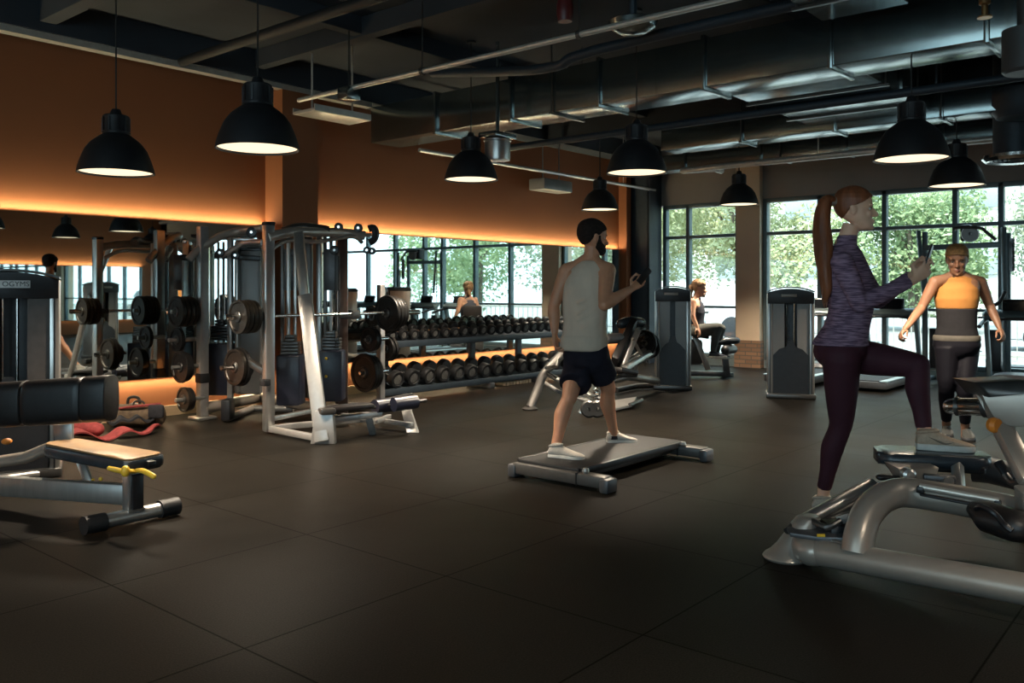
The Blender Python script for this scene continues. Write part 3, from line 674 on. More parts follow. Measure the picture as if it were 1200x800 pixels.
l1 = G(483, 507); part('leg', MB().prism([l1+RT*-.05, l1+RT*.055, P(481, 479, 7.7), P(470, 480, 7.7)], FW*.07, .008), M['pale'], t)
part('rear_base', MB().beam(l1+V((0, 0, .07)), V((5.2, 6.5, .07)), .04, .04).beam(V((5.35, 6.0, .09)), P(440, 494, 7.6), .04, .04), M['pale'], t)
# ---------- dumbbell rack ----------
RX0, RX1 = 6.45, 10.35
t = thing('dumbbell_rack', 'two-tier dark steel dumbbell rack along the right mirror', 'dumbbell rack', ((RX0+RX1)/2, 7.6, 0))
for z in (.10, .635):
    part('shelf', MB().box(((RX0+RX1)/2, 7.335, z), (RX1-RX0, .035, .075), bev=.008).box(((RX0+RX1)/2, 7.50, z+.045), (RX1-RX0-.04, .33, .012), Matrix.Rotation(.26, 3, 'X')).box(((RX0+RX1)/2, 7.67, z+.10), (RX1-RX0, .03, .06), bev=.006), M['slate'], t)
for x in (6.75, 8.25, 9.2, 10.1):
    part('upright', MB().box((x, 7.66, .38), (.10, .05, .60), bev=.008), M['dgrey'], t)
    part('rack_foot', MB().box((x, 7.5, .035), (.08, .42, .07), bev=.01), M['dgrey'], t)
def dumbbell(r, hl, mt_='rubber'):
    t = thing('dumbbell', 'x', 'dumbbell', (0, 0, 0), 'dumbbells')
    part('handle', MB().tube([(0, -.07, 0), (0, -.03, 0), (0, 0, 0), (0, .03, 0), (0, .07, 0)], [.013, .015, .017, .015, .013], 10), M['chrome'], t, local=True)
    for s in (-1, 1):
        m = MB().lathe([(.0, .06), (r*.72, .06), (r*.97, .075), (r, .09), (r, .06+hl-.018), (r*.93, .06+hl), (r*.74, .06+hl), (r*.70, .06+hl-.006), (0, .06+hl-.006)], (0, 0, 0), (0, s, 0), 20)
        h = part('weight_head', m, M[mt_], t, local=True)
        part('end_disc', MB().lathe([(0, .06+hl-.004), (r*.56, .06+hl-.004), (r*.58, .06+hl-.009)], (0, 0, 0), (0, s, 0), 18), M['lbl'], h, local=True)
    register(t); return t
rnd = random.Random(3)
for row, (n, x0, x1, z, r0, r1, hl, g) in enumerate([(22, 6.62, 10.2, .665, .060, .075, .07, 'dumbbells on the upper shelf'), (15, 6.66, 10.15, .135, .098, .088, .10, 'dumbbells on the lower shelf')]):
    protos = [dumbbell(lerp(r0, r1, k), hl) for k in (0, .5, 1)]
    used = [False]*3
    for i in range(n):
        f = i/(n-1); k = min(2, int(f*3)); x = lerp(x0, x1, f)+rnd.uniform(-.006, .006)
        r = lerp(r0, r1, (0, .5, 1)[k])
        loc = V((x, 7.50-.26*r, z+.042+r*.97)); rz = rnd.uniform(-.05, .05)
        lb = 'black round %s dumbbell standing in the %s row of the two-tier rack' % (('small', 'large')[row], ('upper', 'lower')[row])
        if used[k]: o = dup(protos[k], loc, rz, lb, g)
        else: o = protos[k]; used[k] = True; o.location = loc; o['label'] = lb; o['group'] = g
        o.rotation_euler = (.26, 0, rz)
c = GY(600, 7.44)
t = thing('wooden_riser', 'low slatted wooden riser under the lower dumbbell shelf', 'riser', c)
m = MB()
for k in range(9): m.box((c.x-.26+k*.065, 7.42, .027), (.05, .16, .05), bev=.004)
part('slats', m, M['wood'], t); part('riser_back', MB().box((c.x, 7.51, .025), (.6, .02, .048)), M['wood'], t)
# ---------- platform the man walks on ----------
t = thing('step_platform', 'low black walking platform with grey end beams under the man', 'exercise platform', (5.1, 3.4, 0))
ZP = .125
part('deck', MB().box((5.12, 3.46, ZP-.022), (1.34, .50, .035), bev=.01), M['belt'], t)
part('deck_edge', MB().box((5.12, 3.20, ZP-.026), (1.30, .025, .045), bev=.008), M['black'], t)
part('deck_edge', MB().box((5.12, 3.72, ZP-.026), (1.30, .025, .045), bev=.008), M['black'], t)
part('side_rail', MB().box((5.1, 3.26, .06), (1.15, .03, .05), bev=.006), M['steel'], t)
for x in (4.46, 5.74):
    part('end_beam', MB().box((x, 3.36, .062), (.10, .74, .075), bev=.014), M['mid'], t)
    for y in (2.99, 3.73): part('end_foot', MB().box((x, y, .045), (.12, .07, .09), bev=.018), M['dgrey'], t)
    part('lock_knob', MB().lathe([(0, 0), (.02, 0), (.024, .012), (.018, .03), (0, .032)], (x+(.0 if x < 5 else -.04), 3.16, .098), UP, 14), M['silver'], t)
for x in (4.46, 5.74): part('seam', MB().box((x, 3.20, .062), (.104, .012, .079)), M['black'], t)
# ---------- left foreground bench ----------
fA, fB = G(100, 627), G(206, 603)
fd = (fB-fA).normalized(); bd = V((-fd.y, fd.x, 0))
if bd.dot(RT) > 0: bd = -bd
fc = lerp(fA, fB, .50)
t = thing('weight_bench', 'silver framed weight bench with seat reflection painted tan and black bolster in the left foreground', 'bench', fc)
part('foot_tube', MB().tube([fA+fd*.05+V((0, 0, .05)), fB-fd*.05+V((0, 0, .05))], .038, 16), M['silver'], t)
for e, s in ((fA, 1), (fB, -1)): part('end_cap', MB().tube([e+V((0, 0, .05))-fd*s*.01, e+fd*s*.10+V((0, 0, .05))], .048, 16), M['rubber'], t)
pc = fc+V((0, 0, 0))
part('front_post', MB().beam(pc+V((0, 0, .07)), pc+V((0, 0, .285)), .07, .085, fd, .01), M['silver'], t)
part('adjuster_plate', MB().beam(pc-bd*.045+V((0, 0, .09)), pc-bd*.045+V((0, 0, .275)), .065, .03, bd, .008), M['black'], t)
far = P(-40, 566, 5.0)
part('main_beam', MB().beam(pc+V((0, 0, .16)), far+(far-pc-V((0, 0, .16))).normalized()*.5, .06, .115, UP, .02), M['silver'], t)
sp = P(174, 535, 4.62); se = P(68, 516, 4.95)
sdir = (se-sp).normalized(); sside = sdir.cross(UP).normalized()
sn = sside.cross(sdir).normalized()
if sn.z < 0: sn = -sn
def pad_outline(c0, c1, w0, w1, side, n=5, off=V((0, 0, 0)), r=.05):
    d = (c1-c0).normalized(); pts = []
    for c, w, dr in ((c0, w0, -1), (c1, w1, 1)):
        for i in range(n+1):
            a = PI/2*i/n
            ss = 1 if dr < 0 else -1
            pts.append(c-d*dr*r+d*dr*r*math.sin(a)+side*ss*(w/2-r+r*math.cos(a)))
        for i in range(n+1):
            a = PI/2*(1-i/n)
            ss = -1 if dr < 0 else 1
            pts.append(c-d*dr*r+d*dr*r*math.sin(a)+side*ss*(w/2-r+r*math.cos(a)))
    return [p+off for p in pts]
part('seat_cushion', MB().prism(pad_outline(sp, se, .26, .22, sside, off=sn*-.07), sn*.062, .014), M['seatgloss'], t)
part('seat_top', MB().prism(pad_outline(sp-sdir*-.015, se, .235, .20, sside, off=sn*-.008), sn*.010, .004), M['tan'], t, label='black seat top with tan wall reflection in its colour')  # orange wall's reflection on black vinyl, put into the tan colour
part('seat_bracket', MB().beam(pc+V((0, 0, .265)), sp+sdir*.16-sn*.085, .06, .035).box(sp-sdir*.015-sn*.035, (.05, .05, .035), bev=.01), M['black'], t)
part('adjuster_lever', MB().tube([P(128, 548.5, 4.46), P(137, 550.5, 4.46), P(147, 553, 4.48)], [.012, .014, .012], 10, 3, None, True), M['yellow'], t, label='yellow adjuster lever')
part('adjuster_lever', MB().tube([P(160, 551, 4.50), P(169, 552, 4.44), P(180, 558, 4.40)], [.011, .014, .014], 10, 3, None, True), M['yellow'], t, label='yellow adjuster lever')
part('lever_hub', MB().ell(P(147, 552, 4.47), (.024, .024, .03)).tube([P(147, 552, 4.48), P(160, 552, 4.56)], .012, 8), M['yellow'], t)
part('pin_knob', MB().ell(P(118, 561, 4.75), .011).ell(P(120.5, 567, 4.72), .010).ell(P(109, 562, 4.8), .009), M['yellow'], t)
part('seat_strut', MB().beam(P(92, 533, 4.9), P(105, 567, 4.8), .05, .025, FW), M['silver'], t)
b0, b1 = P(-60, 478, 4.9), P(131, 466, 4.75)
bdv = (b1-b0)
def bol(a, b):
    c0, c1 = b0+bdv*a, b0+bdv*b; d = bdv.normalized(); s2 = d.cross(UP).normalized()
    rs = []
    for q, k in ((0, .90), (.03, .98), (.10, 1), (.90, 1), (.97, .98), (1, .90)):
        rs.append((lerp(c0, c1, q), .075*k, .128*k, s2, UP))
    return MB().rings(rs, 24, 3.2)
for a, b in ((0, .30), (.302, .49), (.494, .845), (.85, 1.0)): part('bolster_pad', bol(a, b), M['vinyl'], t)
part('bolster_core', MB().tube([b0-bdv*.1, b1-bdv*.02], .05, 14), M['black'], t)
part('backrest_post', MB().tube([far+V((0, 0, 0)), P(-30, 520, 5.1), P(-20, 480, 5.0)], .045, 12), M['silver'], t)
part('seat_rail', MB().tube([P(62, 523, 4.98), P(30, 536, 5.05), P(-30, 545, 5.1)], .035, 12), M['grey'], t)
part('bracket_plate', MB().prism([P(62, 498, 5.0), P(84, 496, 4.98), P(84, 516, 4.98), P(64, 522, 5.0)], FW*.03, .004), M['silver'], t)
part('orange_pin', MB().ell(P(8, 517, 4.85), (.028, .028, .018)), M['orangek'], t, label='orange locking pin')
part('rear_foot', MB().tube([G(-60, 575)+V((0, 0, .03)), G(45, 560)+V((0, 0, .03))], .03, 12), M['silver'], t)
# ---------- duffel bag, mats, towel, kettlebell ----------
p0 = G(160, 498)
t = thing('duffel_bag', 'olive brown duffel bag with dark carry handle by the left wall', 'bag', p0)
m = MB(); rs = []
for q, k in ((0, .55), (.04, .85), (.15, 1), (.5, 1.03), (.85, 1), (.96, .85), (1, .55)):
    c = lerp(P(128, 488, 7.95), P(191, 484, 7.9), q); rs.append((V((c.x, c.y, .10)), .13*k, .10*k, FW, UP))
part('bag_body', m.rings(rs, 20, 2.6), M['bag'], t)
part('bag_trim', MB().tube([P(130, 480, 7.85), P(150, 477, 7.8), P(175, 474.5, 7.8), P(188, 473, 7.85)], .012, 8, 3), M['red'], t, label='maroon piping')
part('bag_handle', MB().tube([P(155, 478, 7.88), P(157, 471.5, 7.88), P(162, 469.5, 7.88), P(168, 471, 7.88), P(170, 477, 7.88)], .009, 8, 4), M['black'], t)
part('bag_pocket', MB().box(P(183, 482, 7.72), (.14, .05, .12), Matrix.Rotation(RZ, 3, 'Z'), .02), M['darkc'], t)
def cloth(pts, w, th, mt_, name, label, cat, amp=.02, wavef=7, up=.02):
    m = MB(); n = 40; gr = []
    P_ = [V(p) for p in pts]
    for i in range(n+1):
        u = i/n*(len(P_)-1); k = min(int(u), len(P_)-2); c = lerp(P_[k], P_[k+1], u-k); row = []
        for j in range(17):
            v = j/8-1 if j <= 8 else None
            if j > 8: break
            y = amp*(.5+.5*math.sin(wavef*i/n*PI+1.3*v*2))*(1-.3*abs(v))+up+amp*.5*math.sin(i*.33+v*2.2)*.5
            row.append(c+FW*(w/2*v)+V((0, 0, max(y, .006))))
        gr.append(row)
    top = [[m.bm.verts.new(p) for p in r] for r in gr]; bot = [[m.bm.verts.new(p-V((0, 0, th))) for p in r] for r in gr]
    for a in range(n):
        for b in range(8):
            m.bm.faces.new((top[a][b], top[a+1][b], top[a+1][b+1], top[a][b+1])); m.bm.faces.new((bot[a][b], bot[a][b+1], bot[a+1][b+1], bot[a+1][b]))
    for a in range(n):
        m.bm.faces.new((top[a][0], bot[a][0], bot[a+1][0], top[a+1][0])); m.bm.faces.new((top[a][8], top[a+1][8], bot[a+1][8], bot[a][8]))
    for b in range(8):
        m.bm.faces.new((top[0][b], top[0][b+1], bot[0][b+1], bot[0][b])); m.bm.faces.new((top[n][b], bot[n][b], bot[n][b+1], top[n][b+1]))
    return simple(name, m, M[mt_], label, cat)
cloth([G(66, 512), G(120, 514), G(160, 511), G(188, 506)], .36, .014, 'red', 'exercise_mat', 'wavy maroon exercise mat lying before the duffel bag', 'mat', .06, 5, .03)
cloth([G(104, 507), G(140, 506), G(186, 502)], .22, .02, 'darkc', 'towel', 'crumpled dark grey towel on the maroon mat', 'towel', .045, 9, .10)
t = thing('rolled_towel', 'maroon towel roll at the left end of the wavy mat', 'towel', G(95, 512))
part('roll', MB().tube([P(82, 500, 7.4), P(96, 501, 7.35), P(112, 503, 7.3)], [.075, .085, .07], 14, 3, (1, .85), True), M['red'], t)
part('towel_band', MB().tube([P(71, 500, 7.45), P(78, 500, 7.42)], .082, 14), M['white'], t, label='white band')
p = P(132, 474, 8.0)
t = thing('kettlebell', 'small black kettlebell by the orange wall next to the duffel bag', 'kettlebell', p)
p = G(133, 492); p.y = min(p.y, 7.9)
part('bell', MB().ell(V((p.x, p.y, .10)), .10, seg=20).lathe([(0, 0), (.06, 0), (.07, .03), (0, .03)], p, UP, 20), M['iron'], t)
part('kettlebell_handle', MB().tube([V((p.x, p.y, .15))-RT*.06, V((p.x, p.y, .235))-RT*.05, V((p.x, p.y, .255)), V((p.x, p.y, .235))+RT*.05, V((p.x, p.y, .15))+RT*.06], .014, 10, 4), M['iron'], t)
# ---------- leg press between rack and tower ----------
t = thing('leg_press_machine', 'reclined black and silver leg press machine behind the man, joined to the weight tower', 'weight machine', (8.4, 5.3, 0))
part('front_arch', MB().tube([G(621, 479)+V((0, 0, .01)), P(630, 456, 9.2), P(637, 439, 9.25), P(650, 424, 9.3), P(664, 409, 9.4), P(676, 398, 9.6), P(690, 396, 9.8)], .048, 14, 4), M['mid'], t)
part('arch_collar', MB().tube([P(639, 431, 9.15), P(652, 429, 9.2), P(655, 421, 9.25)], .018, 8), M['chrome'], t)
part('arch_foot', MB().lathe([(0, 0), (.08, 0), (.085, .015), (.06, .03), (0, .03)], G(621, 480), UP, 18), M['steel'], t)
part('lower_rail', MB().tube([P(640, 437, 9.3), P(655, 445, 9.3), P(690, 462, 9.2), P(712, 470, 9.2)], .028, 10), M['silver'], t)
part('lower_rail', MB().tube([P(636, 447, 9.5), P(655, 459, 9.4), P(690, 470, 9.2)], .022, 10), M['pale'], t)
part('spring_rod', MB().tube([P(640, 436, 9.15), P(652, 443, 9.12)], .014, 8), M['chrome'], t)
for px, py in ((690, 480), (700, 482)): part('wheel', MB().lathe([(.02, -.025), (.07, -.025), (.085, -.012), (.085, .012), (.07, .025), (.02, .025)], V((*G(px, 489).xy, .085)), FW, 20), M['steel'], t)
q = G(692, 486); part('wheel_guard', MB().tube([P(680, 484, 8.75), P(686, 476, 8.75), P(696, 475, 8.75), P(703, 481, 8.75), P(706, 486, 8.75)], .028, 10, 3), M['silver'], t)
part('tread_plate', MB().prism([G(708, 487)+V((0, 0, .02)), G(741, 479)+V((0, 0, .02)), G(746, 473)+V((0, 0, .05)), G(716, 478)+V((0, 0, .05))], V((0, 0, .03)), .006), M['pale'], t)
part('tread_tip', MB().tube([G(738, 480)+V((0, 0, .05)), G(752, 474)+V((0, 0, .05))], .022, 8), M['steel'], t)
part('coil_spring', MB().tube([P(699+3*math.cos(k*1.05), 436+k*.75, 9.1+.05*math.sin(k*1.05)) for k in range(50)], .008, 6), M['chrome'], t)
part('back_pad', MB().beam(P(719, 430, 9.8), P(742, 382, 10.2), .34, .09, RT, .03), M['vinyl'], t)
part('head_pad', MB().tube([P(729, 379, 10.1), P(738, 376, 10.15), P(750, 378, 10.3)], .075, 14, 0, (1, .8), True), M['seatgloss'], t)
part('handle_pad', MB().tube([P(713, 397, 9.8), P(726, 396, 9.9)], .06, 14, 0, None, True), M['dgrey'], t)
part('pad_post', MB().beam(P(748, 386, 10.0), P(730, 430, 9.8), .06, .06, FW), M['silver'], t)
part('pad_post', MB().beam(P(741, 396, 9.9), P(757, 426, 10.2), .035, .035, FW), M['grey'], t)
part('rail_tube', MB().tube([P(731, 433, 9.7), P(750, 421, 10.1), P(770, 409, 10.6)], .05, 12), M['silver'], t)
part('rail_tube', MB().tube([P(735, 424, 9.9), P(752, 412, 10.3), P(770, 402, 10.8)], .03, 12), M['grey'], t)
part('base_tube', MB().tube([P(716, 446, 9.9), P(735, 441, 10.0), P(770, 446, 10.7)], .045, 12), M['grey'], t)
part('base_tube', MB().tube([G(722, 462)+V((0, 0, .05)), G(745, 457)+V((0, 0, .05)), G(770, 456)+V((0, 0, .05))], .035, 12), M['steel'], t)
part('seat_pad', MB().beam(P(716, 432, 9.7), P(736, 436, 9.9), .32, .06, UP, .02), M['vinyl'], t)
part('carriage', MB().box(P(736, 434, 9.95), (.2, .2, .14), Matrix.Rotation(RZ, 3, 'Z'), .02), M['steel'], t)
for k in range(2): weight_plate(.16, 'iron', P(756+k*4, 402+k*3, 10.4+.1*k), ['black plate loaded on the leg press beside the tower', 'second black plate loaded on the leg press beside the tower'][k], 'plates on the leg press')
part('plate_horn', MB().tube([P(750, 402, 10.35), P(768, 402, 10.75)], .022, 8), M['chrome'], t)
m = MB()
for k in range(4): m.tube([P(740+k*5, 390+k*2, 10.3), P(752+k*4, 382+k*3, 10.5)], .016, 8)
part('upper_levers', m, M['steel'], t)
# ---------- seated woman's machine ----------
t = thing('leg_curl_machine', 'grey leg curl machine under the seated woman', 'weight machine', G(830, 441))
D = 12.3
part('seat_pad', MB().beam(P(808, 391, D), P(828, 394, D), .34, .06, UP, .02), M['vinyl'], t)
part('back_pad', MB().beam(P(805, 388, D), P(802, 362, D), .32, .06, RT, .02), M['vinyl'], t)
part('seat_post', MB().beam(P(814, 394, D), P(830, 433, D), .07, .07, FW), M['pale'], t)
part('base_beam', MB().beam(P(806, 437, D), P(850, 438, D), .10, .07), M['dgrey'], t)
part('front_post', MB().beam(P(849, 415, D), P(852, 440, D), .09, .05, FW), M['dgrey'], t)
part('front_foot', MB().beam(G(846, 442)+V((0, 0, .03)), G(857, 440.5)+V((0, 0, .03)), .08, .05), M['dgrey'], t)
part('thigh_pad', MB().tube([P(842, 401, D), P(850, 399, D), P(862, 399, D)], .065, 12, 0, (1, .8), True), M['seatgloss'], t)
part('roller_pad', MB().tube([P(850, 410, D-.15), P(859, 409, D+.15)], .065, 14, 0, None, True), M['vinyl'], t)
part('roller_arm', MB().tube([P(847, 416, D), P(849, 405, D), P(857, 403, D)], .025, 8), M['steel'], t)
part('side_housing', MB().box(P(811, 412, D+.1), (.28, .2, .36), Matrix.Rotation(RZ, 3, 'Z'), .05), M['dgrey'], t)
# ---------- treadmills ----------
def treadmill(loc, rz, label, k=.9):
    t = thing('treadmill', label, 'treadmill', (0, 0, 0), 'treadmills facing the windows')
    part('base_frame', MB().box((0, 0, .09*k), (1.75*k, .72*k, .10*k), bev=.02), M['dgrey'], t, local=True)
    part('belt', MB().box((-.08*k, 0, .145*k), (1.5*k, .5*k, .012*k)), M['belt'], t, local=True)
    for s in (-1, 1): part('side_step', MB().box((-.08*k, s*.31*k, .148*k), (1.6*k, .10*k, .02*k), bev=.006), M['blue'], t, local=True)
    part('motor_cover', MB().rings([(V((x*k, 0, z*k)), .33*k, h*k, V((0, 1, 0)), V((0, 0, 1))) for x, z, h in ((.55, .15, .02), (.6, .17, .06), (.75, .17, .09), (.86, .15, .07), (.9, .13, .04))], 20, 3), M['dgrey'], t, local=True)
    for s in (-1, 1):
        part('upright', MB().beam(V((.74*k, s*.36*k, .1*k)), V((.48*k, s*.36*k, 1.02*k)), .05, .09*k, (1, 0, 0), .012), M['wframe'], t, local=True)
        part('handrail', MB().tube([V((.50*k, s*.36*k, .98*k)), V((.3*k, s*.36*k, .96*k)), V((.08*k, s*.36*k, .90*k))], .024, 10, 3), M['black'], t, local=True)
    c = part('console', MB().rings([(V((.50*k, y*k, (1.05)*k)), .10*k*q, .055*k*q, V((.9, 0, .43)), V((-.43, 0, .9))) for y, q in ((-.40, .6), (-.37, 1), (.37, 1), (.40, .6))], 16, 3), M['wframe'], t, local=True)
    part('display_hood', MB().box((.55*k, 0, 1.16*k), (.05*k, .36*k, .22*k), Matrix.Rotation(.25, 3, 'Y'), .02), M['black'], t, local=True)
    part('display', MB().box((.518*k, 0, 1.165*k), (.006*k, .30*k, .16*k), Matrix.Rotation(.25, 3, 'Y')), M['screen'], t, local=True)
    part('grip_bar', MB().tube([V((.40*k, -.3*k, .98*k)), V((.36*k, -.15*k, 1.0*k)), V((.36*k, .15*k, 1.0*k)), V((.40*k, .3*k, .98*k))], .018, 8), M['black'], t, local=True)
    t.location = V(loc); t.rotation_euler = (0, 0, rz); return t
t0 = treadmill((11.75, 4.55, 0), 0, 'treadmill half hidden behind the lone weight tower and the ponytailed woman')
register(t0)
dup(t0, (11.75, 3.62, 0), 0, 'treadmill seen between the ponytailed woman and her raised thigh')
dup(t0, (11.55, 2.1, 0), 0, 'treadmill with pale side steps right behind the woman in the orange top')
dup(t0, (11.55, 1.0, 0), 0, 'treadmill reaching in at the right edge under the tall frame')
dup(t0, (11.6, -.4, 0), 0, 'treadmill seen only as a reflection in the right mirror')
dup(t0, (9.6, -1.2, 0), PI, 'turned treadmill seen only in the mirror behind the racks')
# ---------- tall cable frame before the windows ----------
def PL(px, py, o):
    k = (px-600)/F; return P(px, py, (12.93+o)/(FW.x+RT.x*k))
def gz(py, q=None): return EYE+(340-py)*11.8/F
t = thing('cable_crossover_frame', 'tall dark cable crossover frame before the windows behind the woman in orange', 'weight machine', PL(1130, 340, -.25)+V((0, 0, -EYE)))
l0, r0 = PL(1084, 340, 0), PL(1181, 340, 0)
for q, x0, nm in ((l0, 270, 'l'), (r0, 275, 'r')):
    part('upright', MB().box((q.x, q.y, gz(x0)/2), (.055, .07, gz(x0)), None, .012), M['wframe'], t)
    part('foot_plate', MB().box((q.x, q.y, .025), (.5, .14, .05), bev=.01), M['wframe'], t)
part('upright', MB().beam(PL(1076, 270, -.2), PL(1083, 345, -.2), .05, .045, FW), M['wframe'], t)
part('upright', MB().beam(PL(1176, 266, -.3), PL(1179, 440, -.3), .05, .06, FW), M['wframe'], t)
part('cross_beam', MB().beam(PL(1082, 290.5, 0), PL(1180, 286, 0), .08, .075), M['wframe'], t)
m = MB()
for k in range(12): m.lathe([(.0, -.015), (.035, -.015), (.035, .015), (0, .015)], PL(1186, 282+k*3, -.1), RT, 10)
part('adjuster_teeth', m, M['dgrey'], t)
part('pull_down_bar', MB().tube([PL(1117, 269, -.3), PL(1124, 266.5, -.3), PL(1148, 267, -.3), PL(1156, 272, -.3), PL(1167, 281, -.3)], .022, 10, 3), M['steel'], t)
part('pulley_box', MB().box(PL(1133, 273, -.1), (.16, .14, .22), None, .03), M['black'], t)
part('pulley', MB().lathe([(.02, -.03), (.10, -.03), (.11, 0), (.10, .03), (.02, .03)], PL(1137, 274, -.25), RT*.6+FW*.8, 22), M['steel'], t)
part('lower_grip', MB().tube([PL(1163, 358, -.4), PL(1170, 355, -.4), PL(1175, 348, -.4), PL(1178, 341, -.4)], .025, 10, 3), M['black'], t)
part('cable', MB().tube([PL(1086, 296, -.1), PL(1086, 430, -.1)], .008, 6), M['cable'], t)
for q, s in ((l0, 1), (r0, -1)): part('weight_stack', MB().box((q.x-.0, q.y-.16*s, .45), (.14, .18, .55), bev=.01), M['black'], t)
part('weight_post', MB().beam(PL(1178, 432, -.25), PL(1176, 300, -.25), .03, .03, FW), M['silver'], t)
# small things by the right windows
tags(part('storage_box', MB().box(V((*G(1194, 445).xy, .10)), (.35, .3, .2), bev=.02), M['dgrey']), 'low dark box on the floor at the right edge under the window', 'box')
# ---------- foreground machine ----------
t = thing('glute_bench_machine', 'warm grey tubular machine with black pad in the right foreground, woman stepping on it', 'weight machine', G(1010, 650))
gf = G(921, 654)
rA, rB = P(945, 644, 3.92), P(1200, 690, 3.26)
rdir = (rB-rA).normalized()
part('lower_rail', MB().tube([rA, lerp(rA, rB, .3), rB, rB+rdir*1.3], .060, 20), M['grey'], t)
part('bell_foot', MB().rings([(gf+RT*o_+UP*z_, r_, r_, RT, FW) for z_, r_, o_ in ((0, .098, 0), (.010, .106, 0), (.022, .100, .003), (.036, .084, .010), (.07, .070, .030), (.12, .064, .062), (.165, .062, .090), (.19, .056, .104), (.20, .04, .110))], 28), M['grey'], t)
part('foot_bend', MB().tube([gf+RT*.05+V((0, 0, .10)), gf+RT*.09+V((0, 0, .10)), rA, lerp(rA, rB, .06)], .0635, 18, 3), M['grey'], t)
part('rail_emblem', MB().box(lerp(rA, rB, .235)+V((0, 0, .062)), (.05, .16, .006), Matrix.Rotation(math.atan2(rdir.y, rdir.x)-PI/2, 3, 'Z'), .002), M['silver'], t)
arch = [P(1004, 648, 3.74), P(1007, 628, 3.76), P(1014, 606, 3.80), P(1026, 590, 3.84), P(1042, 580, 3.88), P(1062, 577, 3.90), P(1100, 582, 3.85), P(1150, 591, 3.72), P(1200, 602, 3.6), P(1290, 622, 3.4)]
part('arched_tube', MB().tube(arch, .066, 22, 4), M['grey'], t)
ra, rb = P(1078, 573, 3.80), P(1171, 590, 3.62)
part('guide_rod', MB().tube([ra+V((0, 0, .012)), rb+V((0, 0, .012))], .015, 12), M['conduit'], t)
part('rod_holder', MB().beam(ra-(rb-ra)*.04, ra+(rb-ra)*.06, .04, .03).beam(rb-(rb-ra)*.06, rb+(rb-ra)*.03, .04, .03).beam(ra+V((0, 0, -.022)), rb+V((0, 0, -.022)), .03, .012), M['black'], t)
# pad
PZ = .445
pa, pb = P(1026, 340, 4.40), P(1157, 340, 4.27); pa.z = pb.z = PZ
ps = UP.cross(pb-pa).normalized()
part('pad', MB().prism(pad_outline(pa+V((0, 0, -.062)), pb+V((0, 0, -.062)), .30, .28, ps, r=.075), V((0, 0, .06)), .024), M['seatgloss'], t)
part('pad_base', MB().prism(pad_outline(pa+RT*.05+V((0, 0, -.085)), pb-RT*.03+V((0, 0, -.085)), .22, .20, ps, r=.02), V((0, 0, .026)), .004), M['black'], t)
ar = RT*.18
part('pad_post', MB().prism([P(1052, 548, 4.1), P(1102, 548, 4.1), P(1094, 570, 4.0), P(1068, 574, 4.0)], FW*.16, .012), M['grey'], t)
part('pad_post', MB().beam(P(1122, 546, 4.15), P(1124, 578, 3.95), .035, .05, FW), M['silver'], t)
part('pivot', MB().lathe([(0, -.03), (.02, -.03), (.032, -.02), (.032, .02), (0, .03)], P(1064, 556, 4.05), FW, 18), M['silver'], t)
part('pivot', MB().lathe([(0, -.02), (.028, -.02), (.028, .02), (0, .02)], P(1110, 565, 4.0), FW, 16), M['silver'], t)
part('pad_lever', MB().tube([P(1032, 559, 4.1), P(1044, 559, 4.1), P(1066, 562, 4.1)], [.022, .018, .014], 12, 0, (1, .7), True), M['black'], t)
part('side_bracket', MB().beam(P(1082, 560, 4.05), P(1120, 563, 4.0), .05, .04), M['dgrey'], t)
# chrome double handle near the standing foot
h0, h1 = P(943, 612, 4.1), P(1022, 569, 4.35)
part('handle', MB().tube([h0, h1], .040, 18), M['silver'], t)
part('handle', MB().tube([h0+RT*.055+FW*-.05+V((0, 0, .0)), lerp(h0, h1, .78)+RT*.07+FW*-.05], .026, 16), M['steel'], t)
hs = lerp(h0, h1, .47)
part('handle_ring', MB().tube([hs, hs+(h1-h0).normalized()*.02], .041, 18).tube([h1-(h1-h0).normalized()*.02, h1], .039, 18), M['silver'], t)
part('handle_cradle', MB().tube([P(922, 622, 4.0), P(934, 613, 4.05), P(950, 610, 4.0), P(968, 618, 3.9), P(985, 610, 3.9)], .016, 10, 3), M['steel'], t)
part('foot_rest_plate', MB().prism([P(922, 617, 4.0), P(950, 604, 4.2), P(990, 610, 4.1), P(1000, 630, 3.8), P(960, 629, 3.85), P(926, 624, 3.93)], V((0, 0, -.02)), .004), M['dgrey'], t)
part('footrest_block', MB().box(P(980, 620, 3.95), (.10, .14, .07), Matrix.Rotation(RZ, 3, 'Z'), .015), M['black'], t)
part('label_sticker', MB().box(P(962, 627, 3.83), (.035, .006, .012), Matrix.Rotation(RZ, 3, 'Z')), M['yellow'], t, label='small yellow warning sticker')
part('white_tag', MB().prism([P(980, 606, 3.95), P(995, 602, 3.98), P(991, 617, 3.9)], FW*.01), M['white'], t)
